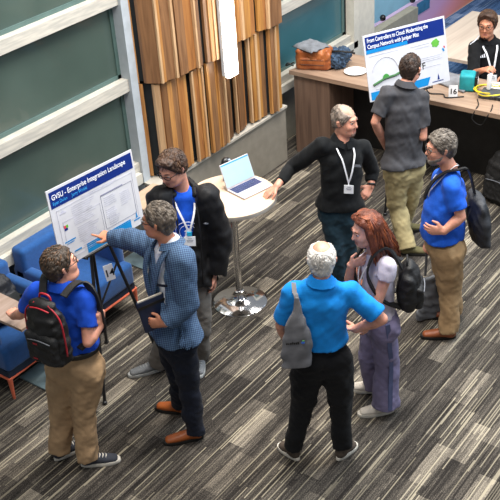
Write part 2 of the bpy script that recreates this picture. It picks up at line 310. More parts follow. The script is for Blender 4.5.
JOINTS={
 'P4':{'head': [4.3, 2.843, 1.609], 'neck': [4.261, 2.828, 1.474], 'shL': [4.172, 2.973, 1.393], 'shR': [4.388, 2.699, 1.363], 'pel': [4.27, 2.85, 0.909], 'hipL': [4.217, 2.916, 0.883], 'hipR': [4.329, 2.774, 0.867], 'elL': [4.154, 3.074, 1.111], 'wrL': [4.254, 3.083, 0.882], 'knL': [4.213, 2.97, 0.446], 'heelL': [4.132, 2.967, 0.0], 'toeL': [4.188, 3.175, 0.0], 'anL': [4.147, 3.025, 0.09], 'hdL': [0.826, 0.528, -0.195], 'pnL': [0.62, -0.785, 0.0], 'elR': [4.487, 2.525, 1.159], 'wrR': [4.454, 2.697, 1.036], 'knR': [4.372, 2.768, 0.422], 'heelR': [4.273, 2.746, 0.0], 'toeR': [4.487, 2.722, 0.0], 'anR': [4.332, 2.739, 0.09], 'hdR': [-0.203, 0.975, -0.089], 'pnR': [0.338, 0.027, 0.941], 'xtoteT': [4.068, 2.879, 1.444], 'xtoteM': [4.047, 2.873, 1.256], 'xtoteB': [4.04, 2.882, 0.936], 'face': [0.853, 0.522, 0.0], 'base': [4.243, 2.883, 0.0]},
 'P5':{'head': [4.892, 2.881, 1.498], 'neck': [4.96, 2.843, 1.31], 'shL': [4.882, 2.7, 1.281], 'shR': [5.049, 2.941, 1.174], 'pel': [4.953, 2.804, 0.774], 'hipL': [4.896, 2.747, 0.797], 'hipR': [5.006, 2.866, 0.718], 'elL': [4.812, 2.74, 1.026], 'wrL': [4.766, 2.783, 0.898], 'knL': [4.942, 2.737, 0.419], 'heelL': [4.929, 2.668, 0.0], 'toeL': [4.747, 2.868, 0.0], 'anL': [4.888, 2.712, 0.09], 'hdL': [-0.242, -0.006, -0.97], 'pnL': [0.192, 0.981, 0.0], 'elR': [4.94, 3.046, 0.983], 'wrR': [4.864, 2.981, 1.206], 'knR': [4.98, 2.899, 0.39], 'heelR': [5.085, 2.842, 0.0], 'toeR': [4.958, 3.08, 0.0], 'anR': [5.057, 2.895, 0.09], 'hdR': [0.172, -0.83, 0.531], 'pnR': [0.537, 0.818, -0.206], 'xbag': [5.057, 2.64, 1.065], 'face': [-0.822, 0.522, -0.23], 'base': [4.948, 2.81, 0.0]},
 'P6':{'head': [6.092, 3.777, 1.6], 'neck': [6.076, 3.797, 1.438], 'shL': [6.231, 3.698, 1.325], 'shR': [5.944, 3.9, 1.426], 'pel': [6.062, 3.816, 0.85], 'hipL': [6.102, 3.764, 0.816], 'hipR': [6.015, 3.874, 0.828], 'elL': [6.356, 3.686, 1.063], 'wrL': [6.272, 3.646, 0.974], 'knL': [6.1, 3.767, 0.428], 'heelL': [6.234, 3.839, 0.0], 'toeL': [6.137, 3.587, 0.0], 'anL': [6.212, 3.783, 0.09], 'hdL': [-0.768, 0.178, -0.615], 'pnL': [0.891, 0.454, 0.0], 'elR': [5.891, 4.161, 1.19], 'wrR': [5.654, 4.148, 1.13], 'knR': [6.0, 3.813, 0.448], 'heelR': [6.105, 3.876, 0.0], 'toeR': [5.954, 3.713, 0.0], 'anR': [6.064, 3.832, 0.09], 'hdR': [-0.677, 0.522, -0.518], 'pnR': [0.139, -0.016, -0.99], 'face': [0.025, -0.995, -0.1], 'base': [6.092, 3.777, 0.0]},
 'P7':{'head': [7.034, 3.709, 1.717], 'neck': [6.96, 3.722, 1.59], 'shL': [6.831, 3.821, 1.538], 'shR': [7.082, 3.633, 1.454], 'pel': [6.959, 3.724, 0.839], 'hipL': [6.894, 3.757, 0.83], 'hipR': [7.035, 3.675, 0.787], 'elL': [6.735, 3.879, 1.308], 'wrL': [6.935, 3.882, 0.986], 'knL': [6.93, 3.76, 0.43], 'heelL': [6.835, 3.668, 0.0], 'toeL': [6.973, 3.436, 0.0], 'anL': [6.866, 3.616, 0.09], 'hdL': [0.331, -0.039, -0.943], 'pnL': [0.819, -0.574, 0.0], 'elR': [7.027, 3.573, 1.116], 'wrR': [7.114, 3.737, 1.119], 'knR': [7.11, 3.725, 0.414], 'heelR': [7.145, 3.881, 0.0], 'toeR': [7.333, 3.687, -0.0], 'anR': [7.187, 3.838, 0.09], 'hdR': [0.114, 0.967, 0.229], 'pnR': [0.785, 0.62, 0.0], 'face': [1.0, 0.025, 0.0], 'base': [6.975, 3.703, 0.0]},
 'P8':{'head': [5.949, 2.886, 1.641], 'neck': [5.994, 2.829, 1.473], 'shL': [5.882, 2.745, 1.39], 'shR': [6.093, 2.929, 1.318], 'pel': [6.007, 2.813, 0.826], 'hipL': [5.938, 2.77, 0.831], 'hipR': [6.067, 2.866, 0.768], 'elL': [5.874, 2.658, 1.168], 'wrL': [5.781, 2.744, 1.071], 'knL': [5.982, 2.763, 0.422], 'heelL': [5.96, 2.679, 0.0], 'toeL': [5.822, 2.928, 0.0], 'anL': [5.931, 2.731, 0.09], 'hdL': [-0.453, 0.89, 0.049], 'pnL': [0.93, 0.368, 0.0], 'elR': [6.049, 2.945, 1.032], 'wrR': [6.026, 2.991, 0.787], 'knR': [6.086, 2.841, 0.41], 'heelR': [6.219, 2.769, 0.0], 'toeR': [6.097, 3.01, 0.0], 'anR': [6.192, 2.822, 0.09], 'hdR': [-0.178, 0.225, -0.958], 'pnR': [0.62, -0.785, 0.0], 'xbagT': [6.15, 2.664, 1.192], 'xbagB': [6.176, 2.631, 0.874], 'xgreyT': [6.075, 2.984, 0.615], 'xgreyB': [6.088, 2.968, 0.029], 'face': [-0.704, 0.7, -0.118], 'base': [5.989, 2.835, 0.0]},
 'P1':{'head': [3.397, 4.188, 1.623], 'neck': [3.373, 4.186, 1.487], 'shL': [3.313, 4.359, 1.408], 'shR': [3.431, 4.048, 1.41], 'pel': [3.376, 4.215, 0.876], 'hipL': [3.341, 4.307, 0.811], 'hipR': [3.404, 4.13, 0.842], 'elL': [3.305, 4.562, 1.172], 'wrL': [3.391, 4.777, 1.015], 'knL': [3.314, 4.374, 0.396], 'heelL': [3.201, 4.426, 0.0], 'toeL': [3.462, 4.355, 0.0], 'anL': [3.259, 4.41, 0.09], 'hdL': [0.463, 0.881, -0.101], 'pnL': [0.139, -0.016, -0.99], 'elR': [3.328, 3.985, 1.148], 'wrR': [3.444, 3.967, 1.223], 'knR': [3.362, 4.2, 0.442], 'heelR': [3.268, 4.229, 0.0], 'toeR': [3.466, 4.029, 0.0], 'anR': [3.31, 4.187, 0.09], 'hdR': [0.062, -0.078, 0.995], 'pnR': [-0.025, 1.0, 0.0], 'face': [0.929, -0.361, 0.081], 'base': [3.353, 4.243, 0.0]},
 'P2':{'head': [3.934, 3.831, 1.773], 'neck': [3.963, 3.795, 1.605], 'shL': [3.912, 3.65, 1.559], 'shR': [4.011, 3.944, 1.502], 'pel': [3.95, 3.811, 0.89], 'hipL': [3.906, 3.738, 0.905], 'hipR': [3.986, 3.895, 0.817], 'elL': [3.878, 3.612, 1.246], 'wrL': [3.759, 3.714, 1.13], 'knL': [3.942, 3.741, 0.472], 'heelL': [3.967, 3.678, 0.0], 'toeL': [3.751, 3.883, 0.0], 'anL': [3.923, 3.72, 0.09], 'hdL': [-0.522, 0.853, 0.0], 'pnL': [0.843, 0.539, 0.0], 'elR': [4.064, 4.213, 1.445], 'wrR': [4.095, 4.45, 1.371], 'knR': [3.995, 3.884, 0.472], 'heelR': [4.106, 3.921, 0.0], 'toeR': [4.017, 4.188, 0.0], 'anR': [4.087, 3.978, 0.09], 'hdR': [-0.109, 0.986, 0.126], 'pnR': [0.214, 0.044, -0.976], 'xbook': [3.753, 3.795, 1.184], 'face': [-0.354, 0.932, -0.08], 'base': [3.922, 3.847, 0.0]},
 'P3':{'head': [4.499, 4.185, 1.796], 'neck': [4.58, 4.196, 1.606], 'shL': [4.677, 4.057, 1.526], 'shR': [4.415, 4.243, 1.592], 'pel': [4.532, 4.191, 0.875], 'hipL': [4.587, 4.154, 0.839], 'hipR': [4.475, 4.231, 0.876], 'elL': [4.741, 4.008, 1.151], 'wrL': [4.657, 4.034, 0.893], 'knL': [4.559, 4.125, 0.482], 'heelL': [4.682, 4.265, 0.0], 'toeL': [4.457, 4.117, 0.0], 'anL': [4.632, 4.232, 0.09], 'hdL': [-0.154, -0.122, -0.981], 'pnL': [-0.62, 0.785, 0.0], 'elR': [4.321, 4.212, 1.309], 'wrR': [4.24, 4.238, 1.162], 'knR': [4.408, 4.284, 0.488], 'heelR': [4.428, 4.428, 0.0], 'toeR': [4.183, 4.611, 0.0], 'anR': [4.38, 4.464, 0.09], 'hdR': [-0.388, 0.046, -0.921], 'pnR': [0.62, -0.785, 0.0], 'face': [-0.925, 0.021, -0.38], 'base': [4.456, 4.287, 0.0]},
 'P9':{'head': [9.224, 4.013, 1.347], 'neck': [9.274, 4.014, 1.181], 'shL': [9.355, 3.847, 1.107], 'shR': [9.156, 4.099, 1.12], 'pel': [9.266, 3.959, 0.609], 'hipL': [9.327, 3.882, 0.567], 'hipR': [9.215, 4.024, 0.581], 'elL': [9.306, 3.708, 0.866], 'wrL': [9.06, 3.712, 0.911], 'knL': [8.998, 3.622, 0.587], 'anL': [8.998, 3.622, 0.09], 'heelL': [9.037, 3.653, 0.0], 'toeL': [8.825, 3.485, 0.0], 'hdL': [-0.94, -0.34, 0.0], 'pnL': [0.0, 0.0, -1.0], 'elR': [8.98, 4.024, 0.902], 'wrR': [8.841, 3.857, 1.026], 'knR': [8.885, 3.764, 0.601], 'anR': [8.885, 3.764, 0.09], 'heelR': [8.925, 3.795, 0.0], 'toeR': [8.713, 3.628, 0.0], 'hdR': [-0.388, -0.826, 0.408], 'pnR': [0.354, -0.115, -0.928], 'face': [-0.968, -0.229, -0.1], 'base': [9.25, 3.98, 0.0]}}
# ---------------------------------------------------------------- people
def skin_mat(name,col):
    m=mat(name,col,rough=.5,var=.1,scale=18,col2=None); b=m.node_tree.nodes['Principled BSDF']
    b.inputs['Subsurface Weight'].default_value=.08; b.inputs['Subsurface Radius'].default_value=(.02,.008,.004); return m
def hair_mat(name,c1,c2): return mat(name,c1,rough=.55,col2=c2,scale=26,bump=.9,bscale=90,stretch=(1,1,.35))
def do_hand(v,wr,D,N,side,curl=(.25,.35,.3),spread=.0,thumb=.6,point=False,sc=1.0):
    D=nrm(D); N=nrm(V(*N)-D*D.dot(V(*N))); S=np.cross(D,N)*(1 if side=='R' else -1)
    v.tube([wr-D*.01,wr+D*.04*sc,wr+D*.088*sc],[.026*sc,.038*sc,.04*sc],[.019*sc,.016*sc,.013*sc],lat=S,k=.012)
    for i,(o,l) in enumerate(zip((.030,.010,-.010,-.029),(.072,.08,.074,.058))):
        b=wr+D*(.084-(.004 if i in(0,) else .012 if i==3 else 0))*sc+S*o*sc; d=nrm(D+S*(o*2.2*(.5+spread)))
        cs=curl if not(point and i>0) else (1.1,1.5,1.0)
        if point and i==0: cs=(.03,.05,.05)
        pts=[b]; a=0
        for f,c in zip((.45,.3,.25),cs):
            a+=c; pts.append(pts[-1]+(d*math.cos(a)+N*math.sin(a))*l*f*sc)
        v.tube(pts,[.0095*sc,.009*sc,.0085*sc,.0075*sc],k=.005)
    b=wr+D*.022*sc+S*.026*sc; t1=nrm(D*.65+S*.75+N*.25); t2=nrm(D*.9+S*(.75-thumb)+N*.35)
    v.tube([b,b+t1*.042*sc,b+t1*.042*sc+t2*.042*sc],[.014*sc,.0115*sc,.0085*sc],k=.01)
def head_frame(j,o):
    F=nrm(j['face']); U=nrm(V(0,0,1)+V(*o.get('tilt',(0,0,0)))-F*(V(0,0,1)+V(*o.get('tilt',(0,0,0)))).dot(F)); L=np.cross(U,F)
    return V(*j['head']),F,L,U
def person(key,label,o):
    j={k:V(*q) for k,q in JOINTS[key].items()}
    g=o.get('girth',1.0)
    root=thing('person',label,'person',(j['base'][0],j['base'][1],0))
    H,F,L,U=head_frame(j,o); hs=o.get('hs',1.0); ax=(F,L,U)
    hp=lambda f,l,u: H+(F*f+L*l+U*u)*hs
    Ls=nrm(j['shL']-j['shR']); Lh=nrm(j['hipL']-j['hipR']); Lm=nrm(Ls+Lh)
    N0,Pc=j['neck'],j['pel']; sp=Pc-N0; SL=np.linalg.norm(sp); up=-sp/SL
    fs=nrm(np.cross(Ls,up)); fh=nrm(np.cross(Lh,up)); belly=o.get('belly',0)
    def spine(t,f=0):
        ft=nrm(fs*(1-t)+fh*t); return N0+sp*t+ft*f
    def latt(t): t=min(max(t,0),1); return nrm(Ls*(1-t)+Lh*t)
    parts={}
    # ---- body: one continuous skin mesh
    pts=np.array([q for k,q in j.items() if k[:2] in('he','ne','sh','el','wr','pe','hi','kn','an','to') and k!='head']+[H+U*.15,j['wrL']+j['hdL']*.2,j['wrR']+j['hdR']*.2,H+F*.13,H-F*.13])
    lo=pts.min(0)-.09; hi=pts.max(0)+.09; lo[2]=max(lo[2],-.02)
    v=Vol(lo,hi,.0055)
    tw=[.05,.11,.13,.12,.125]; td=[.045,.07,.085,.08,.085]
    v.tube([spine(t) for t in (.0,.15,.4,.7,1.0)],tw,td,lat=[latt(t) for t in(0,.15,.4,.7,1)],k=.03)
    v.tube([j['shR'],N0+sp*.08,j['shL']],[.042,.05,.042],k=.03)
    wr_r=o.get('arm',1.0)
    for s in 'LR':
        sh,el,wr=j['sh'+s],j['el'+s],j['wr'+s]
        v.tube([sh,(sh+el)/2,el,el*.7+wr*.3,wr],[.045*wr_r,.043*wr_r,.036*wr_r,.040*wr_r,.026*wr_r],k=.02)
        ho=o.get('hand'+s,{}); do_hand(v,wr,j['hd'+s],j['pn'+s],s,**ho)
        v.tube([j['hip'+s],j['kn'+s],j['an'+s],j['an'+s]-V(0,0,.03)],[.07,.05,.035,.035],k=.03)
        u=nrm(j['toe'+s]-j['heel'+s]); v.tube([j['heel'+s]+u*.05+V(0,0,.04),j['toe'+s]-u*.06+V(0,0,.025)],[.026,.026],[.022,.014],lat=np.cross(u,V(0,0,1)),k=.015)
    v.tube([hp(-.02,0,-.045),hp(-.025,0,-.09),N0+up*.0],[.054*hs,.054*hs,.06],k=.02)
    v.ell(hp(-.018,0,.035),(.094*hs,.075*hs,.088*hs),ax,k=.0)
    v.ell(hp(.028,0,-.03),(.066*hs,.062*hs,.075*hs),ax,k=.03)
    v.ell(hp(.052,0,-.085),(.036*hs,.034*hs,.028*hs),ax,k=.03)
    v.ell(hp(.02,0,-.075),(.05*hs,.052*hs,.03*hs),ax,k=.03)
    if o.get('jowl'): v.ell(hp(.02,0,-.095),(.055,.055,.03),ax,k=.03)
    for s in(-1,1):
        v.ell(hp(.056,s*.034,-.022),(.028*hs,.024*hs,.026*hs),ax,k=.02)
        v.ell(hp(.097,s*.030,.018),(.014*hs,.019*hs,.012*hs),ax,k=.012,sub=True)
        e=nrm(F*-.35+U*.05); v.tube([hp(-.008,s*.076,-.022),hp(-.014,s*.084,.0),hp(-.016,s*.086,.022)],[.011,.016,.017],[.006,.006,.006],lat=nrm(F+L*s*-.5),k=.008)
    v.tube([hp(.07,-.032,.036),hp(.082,0,.034),hp(.07,.032,.036)],.010*hs,k=.014)
    v.tube([hp(.083,0,.026),hp(.094,0,.0),hp(.104,0,-.020)],[.008,.010,.012],k=.012); v.tube([hp(.088,-.012,-.026),hp(.088,.012,-.026)],.008,k=.008)
    v.tube([hp(.078,-.018,-.052),hp(.088,0,-.049),hp(.078,.018,-.052)],[.006,.009,.006],k=.006); v.tube([hp(.075,-.016,-.062),hp(.085,0,-.064),hp(.075,.016,-.062)],[.006,.009,.006],k=.006)
    lipc=hp(.088,0,-.057)
    for s in(-1,1): v.tube([hp(.083,s*.018,.027),hp(.089,s*.031,.030),hp(.080,s*.045,.025)],.0045,k=.006)
    def mf(c):
        r=c-lipc; return ((abs(r@L)<.024)&(abs(r@U)<.0105)&(abs(r@F)<.02)).astype(int)
    body=v.mesh('body',[o['skin'],MATS['lips']],root,mfun=mf)
    # eyes and brows
    for s in(-1,1):
        mb=MB(); c=hp(.0765,s*.031,.016); iris=nrm(F+V(*o.get('gaze',(0,0,0))))
        mb.ball(c,.0108*hs,12,ax=(F,L,U),mfun=lambda q,c=c: 1 if nrm(q-c).dot(iris)>.70 else 0); mb.build('eye',[MATS['eye_white'],MATS['iris']],body,smooth=True)
        mb=MB(); mb.tube([hp(.086,s*.014,.035),hp(.087,s*.030,.041),hp(.074,s*.050,.036)],[.003,.004,.002],6); mb.build('eyebrow',o['brow'],body,smooth=True)
    # ---- hair
    hk=o.get('hair')
    if hk:
        v=Vol(H-.24,H+.24,.006) if hk!='long' else Vol(H-V(.3,.3,.42),H+V(.3,.3,.2),.006)
        th=o.get('hairth',.012)
        if hk in('short','side'):
            v.ell(hp(-.018,0,.037),((.094+th)*hs,(.075+th)*hs,(.088+th)*hs),ax,k=0)
            v.tube([hp(-.06,0,.02),hp(-.062,0,-.04),hp(-.052,0,-.075)],[(.066+th)*hs,(.056+th)*hs,.045],[(.04+th)*hs,(.034+th)*hs,.03],lat=L,k=.03)
            if o.get('quiff'): v.tube([hp(.05,-.04,.10),hp(.062,0,.112),hp(.045,.045,.105)],[.022,.028,.022],k=.03)
            v.noise(.0028,.035,3,(1,1,1)); v.noise(.0012,.018,5)
            hl=o.get('hairline',.078)
            A=hp(.072,0,hl); B=hp(.026,0,-.0); n1=nrm(np.cross(L,A-B)); n1=n1*(1 if n1.dot(F)>0 else -1)
            v.cut(A,n1) if not o.get('softline') else None
            B2=hp(-.012,0,-.035); Cc=hp(-.062,0,-.095); n2=nrm(np.cross(L,B2-Cc)); n2*=(1 if n2.dot(F-U*.3)>0 else -1); 
            # below the ear the hair stays behind the neck line
            def low(X,Y,Z,p=B2,n=n2,q=hp(0,0,-.012),u=U):
                a=(X-p[0])*n[0]+(Y-p[1])*n[1]+(Z-p[2])*n[2]; b=-((X-q[0])*u[0]+(Y-q[1])*u[1]+(Z-q[2])*u[2]); return np.minimum(a,b)
            v.cutfun(low)
            if hk=='side':   # bald crown
                v.ell(hp(o.get('baldf',.02),0,.155),(.108,.078,.085),ax,k=0.01,sub=True)
            hr=v.mesh('hair',o['hairmat'],body)
            rg=np.random.RandomState(11+ord(key[1])); mb=MB(); cnt=0; cc=hp(-.018,0,.037)
            rad=V(.094+th,.075+th,.088+th)*hs
            while cnt<o.get('tufts',420):
                d=nrm(rg.normal(size=3)); 
                if d[2]<-.75: continue
                loc=d*rad; P0=cc+F*loc[0]+L*loc[1]+U*loc[2]; cnt+=1
                if hk=='side' and np.linalg.norm((P0-hp(o.get('baldf',.02),0,.155))*V(1,1,1))<.112: continue
                if (P0-A).dot(n1)>-.004: continue
                if min((P0-B2).dot(n2),-(P0-hp(0,0,-.012)).dot(U))>-.004: continue
                N_=nrm(F*(d[0]/rad[0])+L*(d[1]/rad[1])+U*(d[2]/rad[2]))
                fl=F*(-.5 if not o.get('quiff') else .55*max(0,d[2]))-U*(1.1-max(0,d[2])*.9)+L*(.35*d[1]+.15*rg.normal()) if d[2]<.75 else F*(-.9 if not o.get('quiff') else .8)+L*(d[1]*.6+.25*rg.normal())
                if hk=='side': fl=-U-F*.5+L*.15*rg.normal()
                T_=nrm(fl-N_*fl.dot(N_)); ln=o.get('tuftlen',.034)*rg.uniform(.7,1.2)
                pp=[P0-N_*.003,P0+T_*ln*.4+N_*.003,P0+T_*ln*.8+N_*.002-N_*ln*ln*2.5,P0+T_*ln*1.05-N_*(.002+ln*ln*4.5)]
                mb.tube(pp,[.0022,.0034,.0028,.0008],4,mi=int(rg.rand()<.5))
            mb.build('hair_tufts',[o['hairmat'],o.get('hairmat2',o['hairmat'])],hr,smooth=True)
        elif hk=='long':
            v.ell(hp(-.018,0,.037),(.110,.090,.101),ax,k=0)
            for s in(-1,1):
                v.tube([hp(.03,s*.055,.09),hp(.02,s*.084,.02),hp(.005,s*.090,-.07),hp(.0,s*.092,-.16),hp(.0,s*.10,-.22)],[.030,.034,.036,.028,.012],[.026,.022,.022,.018,.01],lat=F,k=.03)
            v.tube([hp(-.06,0,.04),hp(-.09,0,-.05),hp(-.11,.0,-.15),hp(-.135,.01,-.24),hp(-.15,.02,-.31)],[.085,.092,.10,.085,.04],[.05,.042,.04,.032,.016],lat=L,k=.04)
            v.noise(.003,.05,4,(1,1,.25)); v.noise(.0015,.02,6,(1,1,.2))
            def front(X,Y,Z,p=hp(.05,0,.085),n=nrm(F*1.0-U*.9),p2=hp(.035,0,0)):
                a=(X-p[0])*n[0]+(Y-p[1])*n[1]+(Z-p[2])*n[2]; b=(X-p2[0])*F[0]+(Y-p2[1])*F[1]+(Z-p2[2])*F[2]; return np.minimum(a,b+0)
            v.cutfun(lambda X,Y,Z:front(X,Y,Z))
            hr=v.mesh('hair',o['hairmat'],body)
            mb=MB(); rg=random.Random(4)
            for i in range(260):
                s=rg.choice((-1,1)); a=rg.uniform(.02,1)**.9*PI*.62; # 0 = straight back, big = by the face
                sl=math.sin(a); cl=math.cos(a); r0=.096; ph=rg.uniform(0,6); ln=rg.uniform(.22,.37)-.06*(a>1.2); pts_=[]
                pts_.append(hp(.02*sl+.015,s*.012,.139)); pts_.append(hp(-.02-.075*cl*.6,s*(.02+.05*sl),.122))
                for q in range(9):
                    t=q/8; f=-.018-.105*cl-.06*t*max(cl,0)+.006*math.sin(ph+q*.8)+.02*t*(a>1.2); l=s*(.094*sl+.03*t*(1-sl)+.012*t)+.006*math.cos(ph*2+q*.7)
                    pts_.append(hp(f,l,.06-ln*t))
                mb.tube(pts_,[.003]+[.0062*(1-.7*q/9)+.0008 for q in range(10)],4,mi=rg.choice((0,0,1)))
            mb.build('loose_strands',[o['hairmat'],MATS['hair_ginger']],hr,smooth=True)
    if o.get('beard'):
        v=Vol(H-.16,H+.16,.0055); th=o['beard']
        v.ell(hp(.030,0,-.033),(.066+th,.062+th,.077+th),ax,k=0); v.ell(hp(.055,0,-.086),(.036+th,.034+th,.03+th),ax,k=.02)
        v.noise(.003,.012,8)
        def cutb(X,Y,Z):
            r=lambda p,n:(X-p[0])*n[0]+(Y-p[1])*n[1]+(Z-p[2])*n[2]
            up_=r(hp(0,0,-.036),nrm(U+F*.32)); bk=r(hp(.0,0,0),-F); return np.maximum(up_,bk)
        v.cutfun(cutb); v.ell(hp(.1,0,-.056),(.03,.022,.010),ax,k=0,sub=True)
        v.mesh('beard',o['beardmat'],body)
    # ---- glasses
    if o.get('glasses'):
        mb=MB()
        for s in(-1,1):
            mb.tube([hp(.098-.012*abs(math.cos(a))*(1 if math.cos(a)*s>0 else 0),s*.034+.024*math.cos(a),.012+.016*math.sin(a)) for a in [2*PI*q/14 for q in range(14)]],.0026,6,closed=True)
            mb.tube([hp(.088,s*.058,.018),hp(.05,s*.078,.018),hp(-.01,s*.088,.016),hp(-.03,s*.087,.0)],.0028,6)
        mb.tube([hp(.099,-.011,.016),hp(.102,0,.018),hp(.099,.011,.016)],.0026,6)
        gl=mb.build('glasses',MATS['black_plastic'],body,smooth=True)
    # ---- upper garment
    def torso(v,off,hem,kk=.035,wrk=.006,top=True,wide=0):
        P=[(.0,.058,.055),(.10,.115,.075),(.27,.165*g,.105*g),(.5,.158*g,.108*g+belly*.4),(.78,.150*g+wide*.4,.105*g+belly),(1.0,.16*g+wide*.7,.11*g+belly*.6),(hem,.165*g+wide,.118*g+belly*.4)]
        v.tube([spine(t,(.0 if t<.2 else belly*.7 if t>.3 else 0)) for t,_,_ in P],[a+off for _,a,_ in P],[b+off for _,_,b in P],lat=[latt(t) for t,_,_ in P],k=0,ends=[(spine(hem),-up)])
        if hem>.90 and not o.get('flat'):
            for q in('hipL','hipR'):
                p_=j[q]; e_=p_+sp/SL*SL*max(hem-1.0+.05,.02); tr0=o.get('tr',(.098,))[0]*g+.010+off*.4+wide*.3+.012; v.tube([p_+up*.02,e_],tr0,k=.05,ends=[(spine(hem),-up)]); v.ell(p_-fh*.045,(.094*g+off*.4,.098*g+off*.4,.10),(fh,Lh,up),k=.05)
            v.cutlocal(spine(hem),-up,.3)
        v.tube([j['shR']-Ls*-.01,N0+sp*.09,j['shL']-Ls*.01],[.052+off,.062+off,.052+off],[.052+off,.062+off,.052+off],k=kk)
    def sleeve(v,s,off,frac,r=(.066,.062,.056,.05,.04),k=.03):
        sh,el,wr=j['sh'+s],j['el'+s],j['wr'+s]; aw=o.get('arm',1.0)
        if frac<=1:
            e=sh+(el-sh)*frac; v.tube([sh,(sh+e)/2,e+nrm(el-sh)*.02],[(q)*aw+off for q in (r[0],r[1],r[1])],k=k,ends=[(e,nrm(el-sh))])
        else:
            e=el+(wr-el)*(frac-1); v.tube([sh,(sh+el)/2,el,(el+e)/2,e+nrm(wr-el)*.02],[q*aw+off for q in r],k=k,ends=[(e,nrm(wr-el))])
    lo2=np.min([j[k]for k in j if k[:2]in('sh','el','wr','pe','hi','ne')],0)-.22; hi2=np.max([j[k]for k in j if k[:2]in('sh','el','wr','pe','hi','ne')],0)+.22
    def garment(name,m,off,hem,frac,r=None,noise=.004,nsc=.13,wide=0,post=None,res=.0075,mfun=None,label=None,k=.02):
        v=Vol(lo2,hi2,res); torso(v,off,hem,wide=wide)
        for i,s in enumerate('LR'):
            fr=frac if not isinstance(frac,tuple) else frac[i]
            if fr: sleeve(v,s,off,fr,**({'r':r} if r else {}),k=k)
        v.noise(noise,nsc,len(name)+ord(key[1]),(1,1,.75)); v.noise(noise*.3,nsc*.5,2)
        if post: post(v)
        return v.mesh(name,m,root,mfun=mfun,label=label)
    ctx=dict(root=root,j=j,H=H,F=F,L=L,U=U,hp=hp,spine=spine,latt=latt,up=up,fs=fs,fh=fh,Ls=Ls,Lh=Lh,N0=N0,Pc=Pc,sp=sp,body=body,garment=garment,torso=torso,sleeve=sleeve,lo=lo2,hi=hi2,g=g,belly=belly,o=o)
    neckcut=lambda v:v.ell(N0+up*.045+fs*.02,(.062,.058,.06),(fs,Ls,up),k=.01,sub=True)
    top=o['top'](ctx,neckcut) if o.get('top') else None
    # ---- trousers
    v=Vol(np.min([j[k] for k in('hipL','hipR','knL','knR','anL','anR','toeL','toeR','heelL','heelR')],0)-.2-V(0,0,0),np.max([j[k] for k in('hipL','hipR','knL','knR','anL','anR')],0)+.24,.0075)
    tr=o.get('tr',(.098,.076,.066)); wt=o.get('waist',.93)
    P=[(wt-.05,.145*g,.10*g+belly*.6),(1.0,.155*g,.105*g+belly*.5),(1.12,.165*g,.112*g)]
    v.tube([spine(t,belly*.5) for t,_,_ in P],[a for _,a,_ in P],[b for _,_,b in P],lat=Lh,k=0,ends=[(spine(wt),up)])
    for s in 'LR':
        hip,kn,an=j['hip'+s],j['kn'+s],j['an'+s]; e=an+nrm(an-kn)*o.get('hemdrop',.022)
        v.tube([hip-up*.02,hip*.45+kn*.55,kn,(kn+an)/2,e+nrm(an-kn)*.02],[tr[0]*g,(tr[0]*.55+tr[1]*.45)*g,tr[1],(tr[1]+tr[2])/2,tr[2]],k=.035,ends=[(e,nrm(an-kn))])
        v.ell(hip-fh*.045-up*.0,(.075*g,.085*g,.09),(fh,Lh,up),k=.04)
    v.noise(.006,.17,5+ord(key[1]),(1,1,.8)); v.noise(.0018,.07,6,(1,1,1))
    stripe=None
    pants=v.mesh('trousers',o['trousers'],root)
    if o.get('belt'):
        v=Vol(Pc-.28,Pc+.3,.007); t0=wt
        P=[(t0-.1,.150*g,.104*g+belly*.6),(t0+.1,.156*g,.108*g+belly*.5)]
        v.tube([spine(t,belly*.5) for t,_,_ in P],[a+.020 for _,a,_ in P],[b+.020 for _,_,b in P],lat=Lh,k=0,ends=[(spine(t0)+up*.018,up),(spine(t0)-up*.02,-up)])
        v.mesh('belt',MATS['black_leather'],root)
    # ---- shoes
    for s in 'LR':
        hl,to=j['heel'+s],j['toe'+s]; u=nrm(to-hl); lt=np.cross(V(0,0,1),u); Lf=np.linalg.norm(to-hl)
        v=Vol(np.minimum(hl,to)-V(.08,.08,.01),np.maximum(hl,to)+V(.08,.08,.16),.006); z=V(0,0,1); st=o.get('shoe_style','sneaker')
        v.tube([hl+u*.035+z*.05,hl+u*.10+z*.052,hl+u*(Lf*.62)+z*.040,hl+u*(Lf-.042)+z*.032],[.033,.036,.042,.036],[.04,.042,.032,.024],lat=lt,k=0)
        v.tube([hl+u*.055+z*.05,hl+u*.05+z*.085],[.036,.034],[.042,.04],lat=lt,k=.02,ends=[(hl+z*.098,z)])
        v.cut(hl+z*.018,-z)
        shoe=v.mesh('shoe',o['shoe'],root)
        mb=MB(); n=28; ring=[]
        for q in range(n):
            a=2*PI*q/n; x=math.cos(a); w=.042+.006*math.tanh(3*x)-.004*(1-x)*.5; ring.append((Lf/2+math.copysign(abs(x)**.75,x)*Lf/2,w*math.copysign(abs(math.sin(a))**.8,math.sin(a))))
        mb.loft([[hl+u*(Lf/2+(a-Lf/2)*k_)+lt*b*k_+z*zz for a,b in ring] for zz,k_ in((.0,.96),(.004,1.0),(.022,1.0),(.027,.97))]); mb.build('sole',o['sole'],shoe,smooth='auto')
        if o.get('laces'):
            mb=MB()
            for q in range(4):
                c=hl+u*(Lf*.42+q*.021)+z*(.088-q*.006); mb.tube([c-lt*.022-z*.008,c+z*.002+u*.006,c+lt*.022-z*.008],.0042,6)
            mb.tube([hl+u*Lf*.42+z*.092,hl+u*(Lf*.38)+lt*.03+z*.085],.004,6); mb.tube([hl+u*Lf*.42+z*.092,hl+u*(Lf*.40)-lt*.035+z*.082],.004,6)
            mb.build('laces',o['laces'],shoe,smooth=True)
    ctx['top']=top; ctx['pants']=pants
    if o.get('extra'): o['extra'](ctx)
    return ctx
